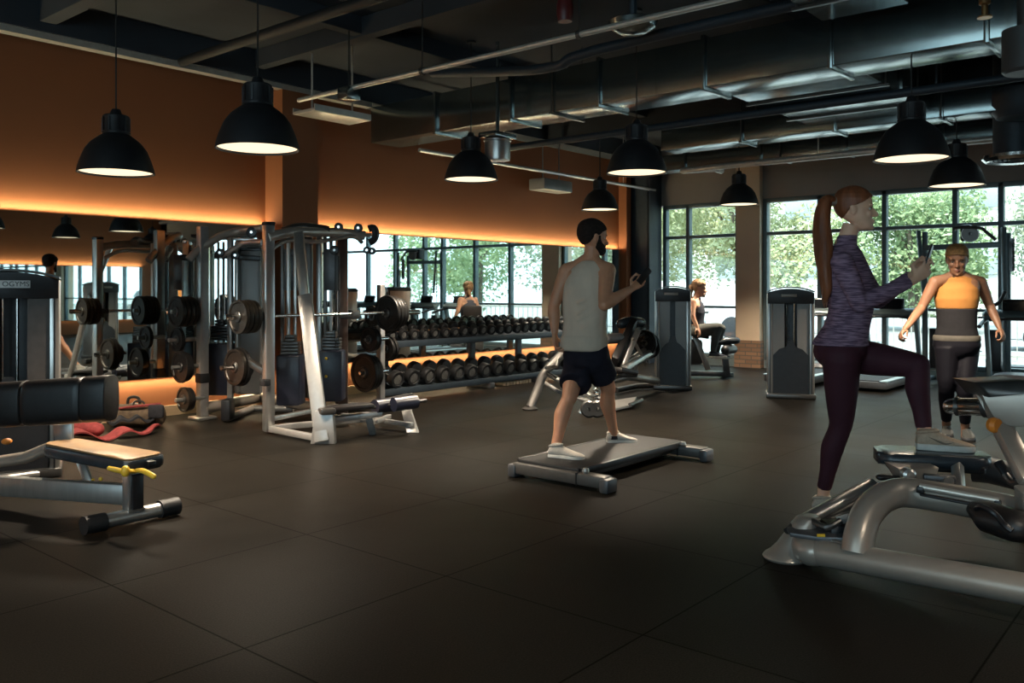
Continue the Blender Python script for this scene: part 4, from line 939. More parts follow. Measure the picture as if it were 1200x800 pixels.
# right side assembly
ae = P(1290, 622, 3.4)
part('rear_stand', MB().tube([ae, ae+RT*.12+V((0, 0, -.06)), V((*(ae+RT*.16).xy, .04))], .062, 18, 4), M['grey'], t)
part('rear_stand', MB().beam(V((*(ae+RT*.16).xy, .03)), V((*(P(1208, 560, 4.5)).xy, .03)), .12, .05), M['grey'], t)
part('side_bracket', MB().beam(P(1204, 570, 3.5), P(1206, 606, 3.55), .08, .06, FW), M['grey'], t)
part('roller_grip', MB().tube([P(1114, 476, 3.95), P(1122, 476, 3.93), P(1163, 477, 3.8)], [.034, .040, .040], 18, 0, None, True), M['chrome'], t)
part('grip_collar', MB().tube([P(1120, 476, 3.93), P(1124, 476, 3.92)], .043, 18).tube([P(1153, 477, 3.83), P(1160, 477, 3.81)], .046, 18), M['steel'], t)
part('side_plate', MB().prism([P(1142, 449, 3.75), P(1210, 455, 3.6), P(1210, 500, 3.6), P(1186, 500, 3.65), P(1164, 492, 3.7), P(1158, 472, 3.72)], FW*.05, .008), M['grey'], t)
part('upper_cover', MB().prism([P(1143, 448, 3.7), P(1205, 446, 3.6), P(1205, 462, 3.55), P(1160, 466, 3.68)], FW*.2, .01), M['steel'], t)
part('swing_arm', MB().beam(P(1170, 492, 3.72), P(1208, 566, 3.5), .085, .06, FW, .02), M['grey'], t)
part('orange_knob', MB().lathe([(0, -.02), (.028, -.018), (.034, 0), (.028, .02), (0, .022)], P(1165, 498, 3.68), RT*.5-FW, 18), M['orangek'], t, label='orange adjustment knob')
part('black_lever', MB().beam(P(1169, 540, 3.7), P(1183, 562, 3.65), .04, .03, FW, .01), M['black'], t)
part('lever_link', MB().tube([P(1178, 556, 3.66), P(1187, 566, 3.62), P(1202, 562, 3.55)], .016, 10, 3), M['steel'], t)
part('foot_roller', MB().tube([P(1148, 598, 3.62), P(1160, 606, 3.55), P(1190, 616, 3.45)], [.05, .075, .075], 20, 0, (1, .85), True), M['vinyl'], t)
part('roller_loop', MB().tube([P(1144, 596, 3.5), P(1152, 594, 3.45), P(1166, 602, 3.4), P(1176, 614, 3.4), P(1186, 622, 3.38)], .012, 10, 3), M['black'], t)
part('rear_tube', MB().tube([P(1140, 549, 4.7), P(1160, 551, 4.65), P(1215, 564, 4.5)], .07, 18), M['dgrey'], t)
part('rear_post', MB().tube([P(1208, 560, 4.5), V((*P(1208, 560, 4.5).xy, .03))], .05, 14), M['dgrey'], t)
# ---------- outdoors ----------
def outdoor():
    g = mat('pale_concrete_paving', (.26, .28, .28), .8, 0, .08, 2)
    struct('pavement', MB().box((XW+.3+30, 0, -.25), (60, 110, .3)), g)
    rl = thing('street_railing', 'pale metal railing along the pavement outside the big window', 'railing', (18.5, 0, -.1))
    m = MB()
    for i in range(100):
        y = -8+i*.17; m.box((18.5, y, .35), (.02, .02, .85))
    part('balusters', m, M['conduit'], rl)
    part('top_rail', MB().box((18.5, .5, .80), (.05, 17, .05)).box((18.5, .5, .0), (.04, 17, .04)), M['conduit'], rl)
    b = thing('pale_building', 'pale office block across the street, high behind the trees', 'building', (46, 14, 0))
    part('facade', MB().box((50, 22, 9), (8, 30, 18)), mat('pale_render', (.62, .62, .58), .8, 0, .05, .4), b)
    wm = mat('office_glass', (.35, .42, .45), .3, 0, .1)
    for zi in range(5):
        for yi in range(7): part('facade_window', MB().box((45.95, 10+yi*4, 2.8+zi*3.2), (.1, 2.4, 1.6), bev=.02), wm, b)
    # two parked cars
    def car(y, col, label):
        c = thing('parked_car', label, 'car', (22.5, y, -.1))
        prof = [(-2.1, .25), (-2.1, .72), (-1.95, .85), (-1.2, .95), (-.75, 1.38), (.6, 1.42), (1.25, 1.0), (2.0, .85), (2.15, .6), (2.15, .25)]
        part('car_body', MB().prism([V((21.7, y+a, z-.1)) for a, z in prof], (1.65, 0, 0), .08), mat('car_paint', col, .3, .2, .03, coat=.5), c)
        part('side_window', MB().prism([V((21.68, y+a, z-.1)) for a, z in ((-1.0, .98), (-.66, 1.30), (.52, 1.33), (1.0, 1.0))], (.03, 0, 0), .01), M['screen'], c)
        for a in (-1.3, 1.35): part('wheel', MB().lathe([(0, -.1), (.2, -.1), (.31, -.08), (.33, 0), (.31, .1), (0, .1)], (21.75, y+a, .22), (1, 0, 0), 24), M['rubber'], c)
    car(9.2, (.75, .77, .78), 'white parked car outside the left window beyond the seated woman')
    car(2.0, (.55, .58, .60), 'silver parked car outside the big window behind the railing')
outdoor()
def leafmat(name, c0, c1):
    m = bpy.data.materials.new(name); m.use_nodes = True; nt = m.node_tree; n = nt.nodes; b = n['Principled BSDF']
    tc = n.new('ShaderNodeNewGeometry'); nz = n.new('ShaderNodeTexNoise'); nz.inputs['Scale'].default_value = 1.1; nz.inputs['Detail'].default_value = 5
    cr = n.new('ShaderNodeValToRGB'); e = cr.color_ramp.elements; e[0].position = .35; e[1].position = .65; e[0].color = (*c0, 1); e[1].color = (*c1, 1)
    nt.links.new(tc.outputs['Position'], nz.inputs['Vector']); nt.links.new(nz.outputs['Fac'], cr.inputs['Fac']); nt.links.new(cr.outputs['Color'], b.inputs['Base Color'])
    b.inputs['Roughness'].default_value = .6
    tr = n.new('ShaderNodeBsdfTranslucent'); nt.links.new(cr.outputs['Color'], tr.inputs[0]); mx = n.new('ShaderNodeMixShader'); mx.inputs[0].default_value = .45
    nt.links.new(b.outputs[0], mx.inputs[1]); nt.links.new(tr.outputs[0], mx.inputs[2]); nt.links.new(mx.outputs[0], n['Material Output'].inputs[0])
    return m
LM = [leafmat('leaves_yellow_green', (.34, .38, .19), (.58, .60, .38)), leafmat('leaves_mid_green', (.22, .31, .15), (.42, .52, .30)), leafmat('leaves_grey_green', (.30, .35, .24), (.50, .55, .42))]
BARK = mat('grey_bark', (.16, .13, .10), .9, 0, .3, 10, .3)
def tree(x, y, h, r, k, label, seed):
    R = random.Random(seed)
    t = thing('street_tree', label, 'tree', (x, y, -.1), 'trees across the street')
    tr = MB().tube([(x, y, -.1), (x+.1, y, h*.3), (x-.1, y+.1, h*.7)], [.22, .17, .06], 10, 3)
    for i in range(6):
        a = R.uniform(0, 2*PI); tr.tube([(x, y, h*.25+i*.3), (x+math.cos(a)*r*.35, y+math.sin(a)*r*.35, h*.45+i*.35), (x+math.cos(a)*r*.7, y+math.sin(a)*r*.7, h*.6+i*.4)], [.08, .05, .02], 6)
    part('trunk', tr, BARK, t)
    vs, fs = [], []
    blobs = [(x+R.uniform(-.7, .7)*r, y+R.uniform(-.75, .75)*r, R.uniform(.22, .92)*h, R.uniform(.28, .48)*r) for _ in range(30)]
    for bx_, by_, bz_, br in blobs:
        for _ in range(620):
            d = V((R.gauss(0, 1), R.gauss(0, 1), R.gauss(0, 1))).normalized()*br*(R.random()**.33)
            c = V((bx_, by_, max(bz_, .9)))+d
            if c.z < .4: continue
            u = V((R.gauss(0, 1), R.gauss(0, 1), R.gauss(0, 1))).normalized(); w = u.orthogonal().normalized(); s = R.uniform(.055, .115)
            i = len(vs); w = w*s*.6; u = u*s
            vs += [c-u, c+w, c+u, c-w]; fs.append((i, i+1, i+2, i+3))
    me = bpy.data.meshes.new('foliage'); me.from_pydata([tuple(v-V((x, y, -.1))) for v in vs], [], fs); me.materials.append(LM[k])
    o = bpy.data.objects.new('foliage', me); COL.objects.link(o); o.parent = t
SIDE = ['pale yellow green', 'mid green', 'grey green']
for i, (x, y, h, r, k, lb) in enumerate([
    (29, 18.0, 9.5, 3.4, 0, 'pale yellow green tree outside the left half of the left window'),
    (27, 12.8, 8.0, 3.0, 0, 'pale leafy tree behind the seated woman in the left window'),
    (30, 8.2, 4.6, 2.5, 1, 'mid green rounded tree just above the lone weight tower'),
    (33, 3.4, 9, 3.2, 2, 'grey green tree between the ponytailed woman and the tall frame'),
    (28, 1.0, 8.5, 3.0, 0, 'yellow green tree behind the tall frame left half'),
    (29, -3.4, 9, 3.4, 2, 'grey green tree outside at the far right edge'),
    (27, -8.5, 8, 3.2, 1, 'mid green tree right of the frame, seen in the mirror'),
    (32, 23.5, 9, 3.4, 1, 'mid green tree at the outer left of the left window')]):
    tree(x, y, h, r, k, lb, 20+i)
# ---------- people ----------
def skin(name, col):
    m = mat(name, col, .5, 0, .08, 14)
    b = m.node_tree.nodes['Principled BSDF']; b.inputs['Subsurface Weight'].default_value = .12; b.inputs['Subsurface Radius'].default_value = (.02, .008, .004); b.inputs['Subsurface Scale'].default_value = .5
    return m
LV = [(.000, .066, .030, .018), (.008, .088, .022, .034), (.022, .096, .006, .046), (.040, .095, -.018, .055), (.060, .091, -.050, .061), (.080, .089, -.074, .067), (.098, .086, -.087, .070), (.112, .082, -.093, .072), (.128, .088, -.097, .074), (.145, .091, -.099, .075), (.165, .088, -.098, .075), (.185, .077, -.092, .071), (.203, .058, -.078, .061), (.217, .036, -.058, .046), (.226, .012, -.032, .026), (.230, -.004, -.016, .008)]
def lv(z):
    if z <= LV[0][0]: return LV[0][1:]
    for a, b in zip(LV, LV[1:]):
        if z <= b[0]:
            t = (z-a[0])/(b[0]-a[0]); return tuple(lerp(a[i], b[i], t) for i in (1, 2, 3))
    return LV[-1][1:]
def crv(pts, z):
    if z <= pts[0][0]: return pts[0][1]
    for a, b in zip(pts, pts[1:]):
        if z <= b[0]: return lerp(a[1], b[1], (z-a[0])/(b[0]-a[0]))
    return pts[-1][1]
class Head:
    def __init__(s, c, fwd, up, H):
        s.k = H/.23; s.f = V(fwd).normalized(); s.u = (V(up)-s.f*V(up).dot(s.f)).normalized(); s.r = s.f.cross(s.u).normalized(); s.c = V(c)
    def pt(s, f, r, z): return s.c+(s.f*f+s.r*r+s.u*(z-.115))*s.k
    def R(s): return Matrix((s.r, s.f, s.u)).transposed()
    def build(s, m, ears=True):
        rs = []
        for z, yf, yb, w in LV: rs.append((s.pt((yf+yb)/2, 0, z), w*s.k, (yf-yb)/2*s.k, s.r, s.f))
        m.rings(rs, 28, 2.25)
        R = s.R(); k = s.k
        m.loftp([[s.pt(f, w*math.cos(a), z+h*math.sin(a)) for a in [2*PI*i/8 for i in range(8)]] for f, w, z, h in ((.072, .016, .100, .026), (.092, .014, .093, .020), (.110, .012, .084, .013), (.119, .009, .082, .008))])
        m.tube([s.pt(.082, 0, .126), s.pt(.099, 0, .105), s.pt(.113, 0, .087)], [.007*k, .0085*k, .0105*k], 8, 0, None, True)
        for q in (-1, 1):
            m.ell(s.pt(.094, q*.010, .079), .0085*k, seg=8)
            m.ell(s.pt(.070, q*.036, .088), (.020*k, .020*k, .018*k), R)
            m.ell(s.pt(.083, q*.032, .133), (.022*k, .010*k, .007*k), R)
            if ears:
                m.ell(s.pt(-.006, q*.072, .106), (.009*k, .018*k, .030*k), R); m.ell(s.pt(-.012, q*.079, .116), (.006*k, .015*k, .018*k), R)
        m.ell(s.pt(.096, 0, .053), (.022*k, .010*k, .007*k), R); m.ell(s.pt(.094, 0, .043), (.019*k, .011*k, .008*k), R)
        m.ell(s.pt(.084, 0, .015), (.020*k, .020*k, .016*k), R)
    def shell(s, mask, inf, th, mt, name, parent, nz=92, na=96, jit=0, label=None):
        m = MB(); rnd = random.Random(5); g = []
        for i in range(nz+1):
            z = .230*i/nz; yf, yb, w = lv(z); row = []
            for j in range(na):
                a = 2*PI*j/na; ca, sa = math.cos(a), math.sin(a)
                ex = math.copysign(abs(ca)**(2/2.25), ca); ey = math.copysign(abs(sa)**(2/2.25), sa)
                x = (w+inf)*ex; y = (yf+yb)/2+((yf-yb)/2+inf)*ey; zz = z+inf*max(0, (z-.15)/.08)
                row.append((x, y, zz))
            g.append(row)
        top = (0, lv(.23)[0]-.004, .230+inf)
        vs = [[m.bm.verts.new(s.pt(y, x, z)) for x, y, z in row] for row in g]
        tv = m.bm.verts.new(s.pt(-.01, 0, .231+inf))
        for i in range(nz):
            for j in range(na):
                jj = (j+1) % na; cx = [g[i][j], g[i][jj], g[i+1][j], g[i+1][jj]]
                x = sum(c[0] for c in cx)/4; y = sum(c[1] for c in cx)/4; z = sum(c[2] for c in cx)/4
                if mask(abs(x), y, z): m.bm.faces.new((vs[i][j], vs[i][jj], vs[i+1][jj], vs[i+1][j]))
        if mask(0, 0, .23):
            for j in range(na): m.bm.faces.new((vs[nz][j], vs[nz][(j+1) % na], tv))
        for v in [v for v in m.bm.verts if not v.link_faces]: m.bm.verts.remove(v)
        if jit:
            for v in m.bm.verts: v.co += s.f*rnd.uniform(-jit, jit)+s.u*rnd.uniform(-jit, jit)
        o = part(name, m, mt, parent, label=label)
        sm = o.modifiers.new('th', 'SOLIDIFY'); sm.thickness = th; sm.offset = -1
        sb = o.modifiers.new('sub', 'SUBSURF'); sb.levels = 1; sb.render_levels = 1
        return o
    def face(s, parent, iris=(.05, .03, .02), brow=(.03, .015, .008), lip=(.35, .12, .09)):
        k = s.k; R = s.R()
        wm = mat('eye_white', (.6, .57, .52), .3); im = mat('iris', iris, .2); bm_ = mat('brow_hair', brow, .8); lm = mat('lips', lip, .45)
        for q in (-1, 1):
            e = part('eye', MB().ell(s.pt(.0745, q*.031, .114), (.0125*k, .0105*k, .0068*k), R), wm, parent)
            part('pupil', MB().ell(s.pt(.0815, q*.031, .1135), (.0055*k, .0045*k, .0055*k), R), im, e)
            part('eyebrow', MB().tube([s.pt(.085, q*.014, .129), s.pt(.090, q*.030, .136), s.pt(.079, q*.050, .131)], [.003*k, .0038*k, .002*k], 6, 3), bm_, parent)
            part('eyelash', MB().tube([s.pt(.083, q*.019, .1165), s.pt(.086, q*.031, .1205), s.pt(.078, q*.044, .1165)], .0018*k, 5, 3), bm_, parent)
        part('lips', MB().ell(s.pt(.1005, 0, .0515), (.019*k, .0055*k, .004*k), R).ell(s.pt(.099, 0, .0445), (.016*k, .0058*k, .0048*k), R), lm, parent)
def hand(m, w, fd, pn, th, k=1.0, curl=.5, tcurl=.4, spread=.06):
    fd = V(fd).normalized(); pn = (V(pn)-fd*V(pn).dot(fd)).normalized(); s = fd.cross(pn).normalized()
    if s.dot(V(th)) < 0: s = -s
    w = V(w)
    m.rings([(w+fd*a*k, b*k, c*k, s, pn) for a, b, c in ((-.02, .024, .018), (.01, .026, .018), (.035, .034, .019), (.065, .040, .017), (.085, .040, .014), (.092, .036, .010))], 14, 2.4)
    for i, (o, L, st) in enumerate(((.030, .072, .088), (.010, .080, .092), (-.010, .074, .090), (-.029, .058, .083))):
        b = w+fd*st*k+s*o*k; d0 = (fd+s*(spread*(1.5-i))).normalized(); ang = 0; pts = [b-fd*.012*k, b]; rr = [.0088*k, .0088*k]
        for seg, c in ((.45, curl*.7), (.30, curl*1.1), (.25, curl*.8)):
            ang += c; d = (d0*math.cos(ang)+pn*math.sin(ang)).normalized(); b = b+d*L*seg*k; pts.append(b); rr.append(rr[-1]-.0006*k)
        m.tube(pts, rr, 8, 0, None, True)
    b = w+fd*.028*k+s*.026*k+pn*.004*k; d = (fd*.62+s*.72+pn*.35*(1+tcurl)).normalized(); p2 = b+d*.038*k; d2 = (fd*.85+s*(.35-.5*tcurl)+pn*.5*tcurl).normalized(); p3 = p2+d2*.030*k; p4 = p3+(d2+pn*.4*tcurl-s*.3*tcurl).normalized()*.024*k
    m.tube([b-d*.015*k, b, p2, p3, p4], [.013*k, .013*k, .0108*k, .0098*k, .0085*k], 8, 0, None, True)
def finish(m, name, mt, parent, voxel, smooth=4, label=None, sf=.6):
    o = part(name, m, mt, parent, label=label)
    r = o.modifiers.new('rm', 'REMESH'); r.mode = 'VOXEL'; r.voxel_size = voxel; r.use_smooth_shade = True
    if smooth:
        q = o.modifiers.new('sm', 'SMOOTH'); q.iterations = smooth; q.factor = sf
    dg = bpy.context.evaluated_depsgraph_get(); me = bpy.data.meshes.new_from_object(o.evaluated_get(dg))
    old = o.data; o.modifiers.clear(); o.data = me; me.name = name
    if not me.materials: me.materials.append(mt)
    me.shade_smooth(); bpy.data.meshes.remove(old)
    return o
def shoe(parent, heel, toe, h_mat, s_mat, k=1.0, up=UP, w=.047, mark=None):
    heel, toe, up = V(heel), V(toe), V(up).normalized()
    d = toe-heel; L = d.length; f = d.normalized(); s = f.cross(up).normalized(); u = s.cross(f).normalized()
    sh = MB(); rings = []
    for t, hw, z0, z1 in ((.0, .018, .03, .055), (.03, .030, .02, .075), (.10, .036, .02, .092), (.22, .037, .02, .098), (.34, .038, .02, .092), (.46, .042, .02, .078), (.60, .048, .02, .062), (.75, .049, .02, .050), (.88, .043, .02, .042), (.96, .030, .02, .035), (1.0, .014, .022, .030)):
        c = heel+f*(L*t)+u*((z0+z1)/2*k)
        ring = []
        for i in range(18):
            a = 2*PI*i/18; ca, sa = math.cos(a), math.sin(a)
            wd = hw*k*(w/.047)*(1 if sa < 0 else 1-.38*sa**2*(1 if t < .5 else .45))
            ring.append(c+s*(wd*math.copysign(abs(ca)**.85, ca))+u*((z1-z0)/2*k*math.copysign(abs(sa)**.8, sa)))
        rings.append(ring)
    sh.loftp(rings)
    root = part('shoe', sh, h_mat, parent)
    out = [(0.0, .02), (.02, .030), (.10, .037), (.28, .036), (.45, .041), (.62, .050), (.78, .051), (.90, .043), (.97, .030), (1.0, .012)]
    ol = [heel+f*(L*t)+s*(hw*k) for t, hw in out]+[heel+f*(L*t)-s*(hw*k) for t, hw in reversed(out)]
    part('sole', MB().prism(ol, u*.030*k, .006), s_mat, root)
    lc = MB()
    for i in range(5):
        t = .36+i*.065; z = (.094-.045*((t-.3)/.4))*k
        lc.tube([heel+f*L*t+s*.022*k+u*(z-.010), heel+f*L*(t+.01)+u*(z+.002), heel+f*L*t-s*.022*k+u*(z-.010)], .0028*k, 6)
    part('laces', lc, s_mat, root)
    part('collar', MB().tube([heel+f*L*.02+u*.078*k, heel+f*L*.10+s*.030*k+u*.088*k, heel+f*L*.30+s*.026*k+u*.092*k, heel+f*L*.38+u*.092*k, heel+f*L*.30-s*.026*k+u*.092*k, heel+f*L*.10-s*.030*k+u*.088*k, heel+f*L*.02+u*.078*k], .007*k, 8, 3), h_mat, root)
    if mark:
        for q in (-1, 1):
            part('side_mark', MB().tube([heel+f*L*.62+s*q*.046*k+u*.046*k, heel+f*L*.5+s*q*.0445*k+u*.038*k, heel+f*L*.40+s*q*.041*k+u*.044*k, heel+f*L*.22+s*q*.036*k+u*.064*k], [.001, .004, .006, .001], 6, 4), mark, root)
    return root
def pants_leg(m, pts, r): m.tube(pts, r, 16, 4)
WH = mat('white_sole', (.6, .57, .52), .6)
# ===== man =====
def man():
    t = thing('person', 'man in beige tank top and black shorts walking on the low platform, holding a phone', 'person', G(688, 548))
    SK = skin('man_skin', (.62, .29, .165))
    D = 6.13; fw = (FW*.87+RT*.5).normalized(); sd = (RT*.87-FW*.5).normalized()
    hf = (RT*.93+FW*.36-UP*.10).normalized()
    H = Head(P(694, 277.5, D), hf, UP+hf*.06, .25)
    b = MB(); H.build(b)
    b.tube([P(692, 309, D+.0), P(693.5, 297, D), P(695, 285, D)], [.066, .056, .055], 16, 3)
    TR = [(688, 430, .10, .09), (687, 415, .155, .11), (686, 397, .148, .10), (685, 377, .138, .092), (686, 353, .155, .105), (688, 333, .168, .11), (689, 319, .160, .098), (691, 309, .115, .075), (692.5, 303, .062, .056)]
    def tor(m, inf=0, a=0, e=None, rr=None):
        m.rings([(P(x, y, D), rx+inf, ry+inf, sd, fw) for x, y, rx, ry in TR[a:e]], 26, 2.3)
    tor(b)
    # blades of the back
    RS, RE, RW = P(712, 317, D-.09), P(708, 357, 5.86), P(738, 339.5, 5.98)
    LS, LE, LW = P(664, 318, D+.06), P(649, 358, 6.18), P(650, 388, 6.14)
    b.ell(RS, .060); b.ell(LS, .060)
    for S_ in (RS, LS): b.tube([P(692.5, 301, D), lerp(P(691, 309, D), S_, .45)+V((0, 0, .012)), S_+V((0, 0, .005))], [.050, .052, .054], 14, 3, None, True)
    b.tube([RS+V((0, 0, .0)), lerp(RS, RE, .3), lerp(RS, RE, .65), RE], [.058, .056, .050, .040], 14, 3, None, True)
    b.tube([RE, lerp(RE, RW, .25), lerp(RE, RW, .6), RW], [.041, .045, .037, .026], 14, 3, None, True)
    b.tube([LS, lerp(LS, LE, .3), lerp(LS, LE, .65), LE], [.056, .054, .046, .040], 14, 3, None, True)
    b.tube([LE, lerp(LE, LW, .3), lerp(LE, LW, .65), LW], [.040, .044, .036, .027], 14, 3, None, True)
    hand(b, RW+(RW-RE).normalized()*.02, (RW-RE).normalized()+UP*.12, -RT*.2+UP*.5+FW*-.6, UP-RT*.1, 1.0, 1.05, .9, .02)
    hand(b, LW+(LW-LE).normalized()*.02, (LW-LE).normalized()+RT*.05, sd+RT*.3, fw, 1.0, .75, .5)
    RH, LH = P(697, 418, D-.06), P(677, 418, D+.06)
    LK, LA = P(668, 462, 6.02), P(651, 524, 5.93)
    RK, RA = P(712, 452, 6.2), P(719, 507, 6.42)
    back = -RT*.9-FW*.3
    for hp, kn, an in ((LH, LK, LA), (RH, RK, RA)):
        b.tube([hp, lerp(hp, kn, .5), kn, lerp(kn, an, .12)], [.088, .076, .056, .050], 16, 4)
        b.tube([kn, lerp(kn, an, .15)-RT*.006, lerp(kn, an, .38)-RT*.016, lerp(kn, an, .7)-RT*.006, an, an+V((0, 0, -.05))], [.050, .050, .057, .040, .033, .033], 16, 4)
        b.ell(kn+fw*.02, (.044, .044, .05))
    b.ell(lerp(LA, P(652, 534, 5.9), .5), (.04, .04, .04))
    body = finish(b, 'body', SK, t, .0045, 3, None, .5)
    H.face(body, brow=(.02, .012, .008), lip=(.33, .13, .10))
    hair = mat('dark_brown_hair', (.018, .010, .007), .8, 0, .4, 60, .6, 200)
    H.shell(lambda x, y, z: z > .05 and y < crv([(.05, -.06), (.07, -.042), (.095, -.030), (.118, -.018), (.126, .016), (.145, .034), (.160, .060), (.172, .083), (.19, .12)], z), .007, .011, hair, 'hair', body, jit=.0015)
    H.shell(lambda x, y, z: z < .122 and y > .000+z*.06 and y < crv([(.0, .2), (.036, .2), (.050, .088), (.066, .072), (.078, .046), (.10, .030), (.122, .026)], z) or (z < .038 and y > 0) or (.059 < z < .071 and x < .034 and y > .07), .0045, .006, hair, 'beard', body, jit=.0015)
    # tank top
    tk = mat('beige_grey_tank_fabric', (.64, .51, .395), .85, 0, .10, 9, .7, 7, stretch=(1, 1, .5))
    m = MB()
    rs = []
    for x, y, rx, ry in [(684, 404, .165, .125), (685, 397, .162, .12), (685, 377, .155, .112), (686, 353, .168, .120), (688, 335, .172, .122), (689, 324, .150, .112), (690.5, 315, .134, .102), (692, 309.5, .104, .086), (692.8, 305, .072, .068)]:
        rs.append((P(x, y, D), rx, ry, sd, fw))
    m.rings(rs, 28, 2.4)
    # hem flares lower at the front side
    m.rings([(P(685, 394, D), .168, .128, sd, fw), (P(684.5, 402, D), .172, .134, sd, fw), (P(683, 409.5, D), .168, .130, sd, fw), (P(683, 411, D), .150, .115, sd, fw)], 28, 2.4)
    for i in range(6):
        yy = 352+i*9+(i%2)*3; m.tube([P(670+i*3, yy+6, D-.108), P(684+i, yy, D-.128), P(700, yy-8, D-.128), P(707, yy-14, D-.10)], [.003, .009, .008, .003], 6, 3)
    finish(m, 'tank_top', tk, body, .008, 7)
    nv = mat('black_shorts_fabric', (.017, .016, .024), .85, 0, .2, 12, .5, 10)
    m = MB()
    m.rings([(P(687, 402, D), .15, .105, sd, fw), (P(687, 415, D), .170, .125, sd, fw), (P(688, 428, D), .165, .12, sd, fw), (P(688, 436, D), .13, .10, sd, fw)], 24, 2.4)
    m.tube([LH, lerp(LH, LK, .45)+RT*.02, P(673, 451, 6.03)], [.098, .108, .112], 18, 4)
    m.tube([RH, lerp(RH, RK, .45), P(707, 441, 6.17)], [.098, .102, .103], 18, 4)
    m.tube([P(681, 430, D-.12), P(684, 447, D-.1), P(690, 452, D-.06)], [.05, .055, .03], 10, 3)
    finish(m, 'shorts', nv, body, .009, 6)
    shm = mat('white_knit_shoe', (.55, .50, .44), .75, 0, .1, 80, .3, 200)
    zz = .108
    hl = P(643, 530, 5.88); tl = hl+RT*.235-FW*.10; hl.z = tl.z = zz
    shoe(body, hl, tl, shm, WH, 1.05)
    h2 = P(711, 512, 6.42); t2 = h2+RT*.23+FW*.04; h2.z = zz; t2.z = zz
    shoe(body, h2, t2, shm, WH, .98)
    for an in (LA, RA): part('sock', MB().tube([an+V((0, 0, -.02)), an+V((0, 0, -.045))], .036, 14), M['darkc'], body)
    # phone
    c = P(755, 323, 5.90); R = Matrix((RT*.75-UP*.6, (FW*.8-RT*.3).normalized(), UP)).transposed()
    ph = thing('smartphone', 'black smartphone in the raised hand of the man', 'phone', c)
    a1 = (RT*.62+UP*.78).normalized()
    part('phone_body', MB().beam(c-a1*.062, c+a1*.062, .066, .009, RT*-.75+FW*.6, .003), M['black'], ph)
    part('phone_screen', MB().beam(c-a1*.055-RT*.005, c+a1*.055-RT*.005, .058, .004, RT*-.75+FW*.6, .001), M['screen'], ph)
man()
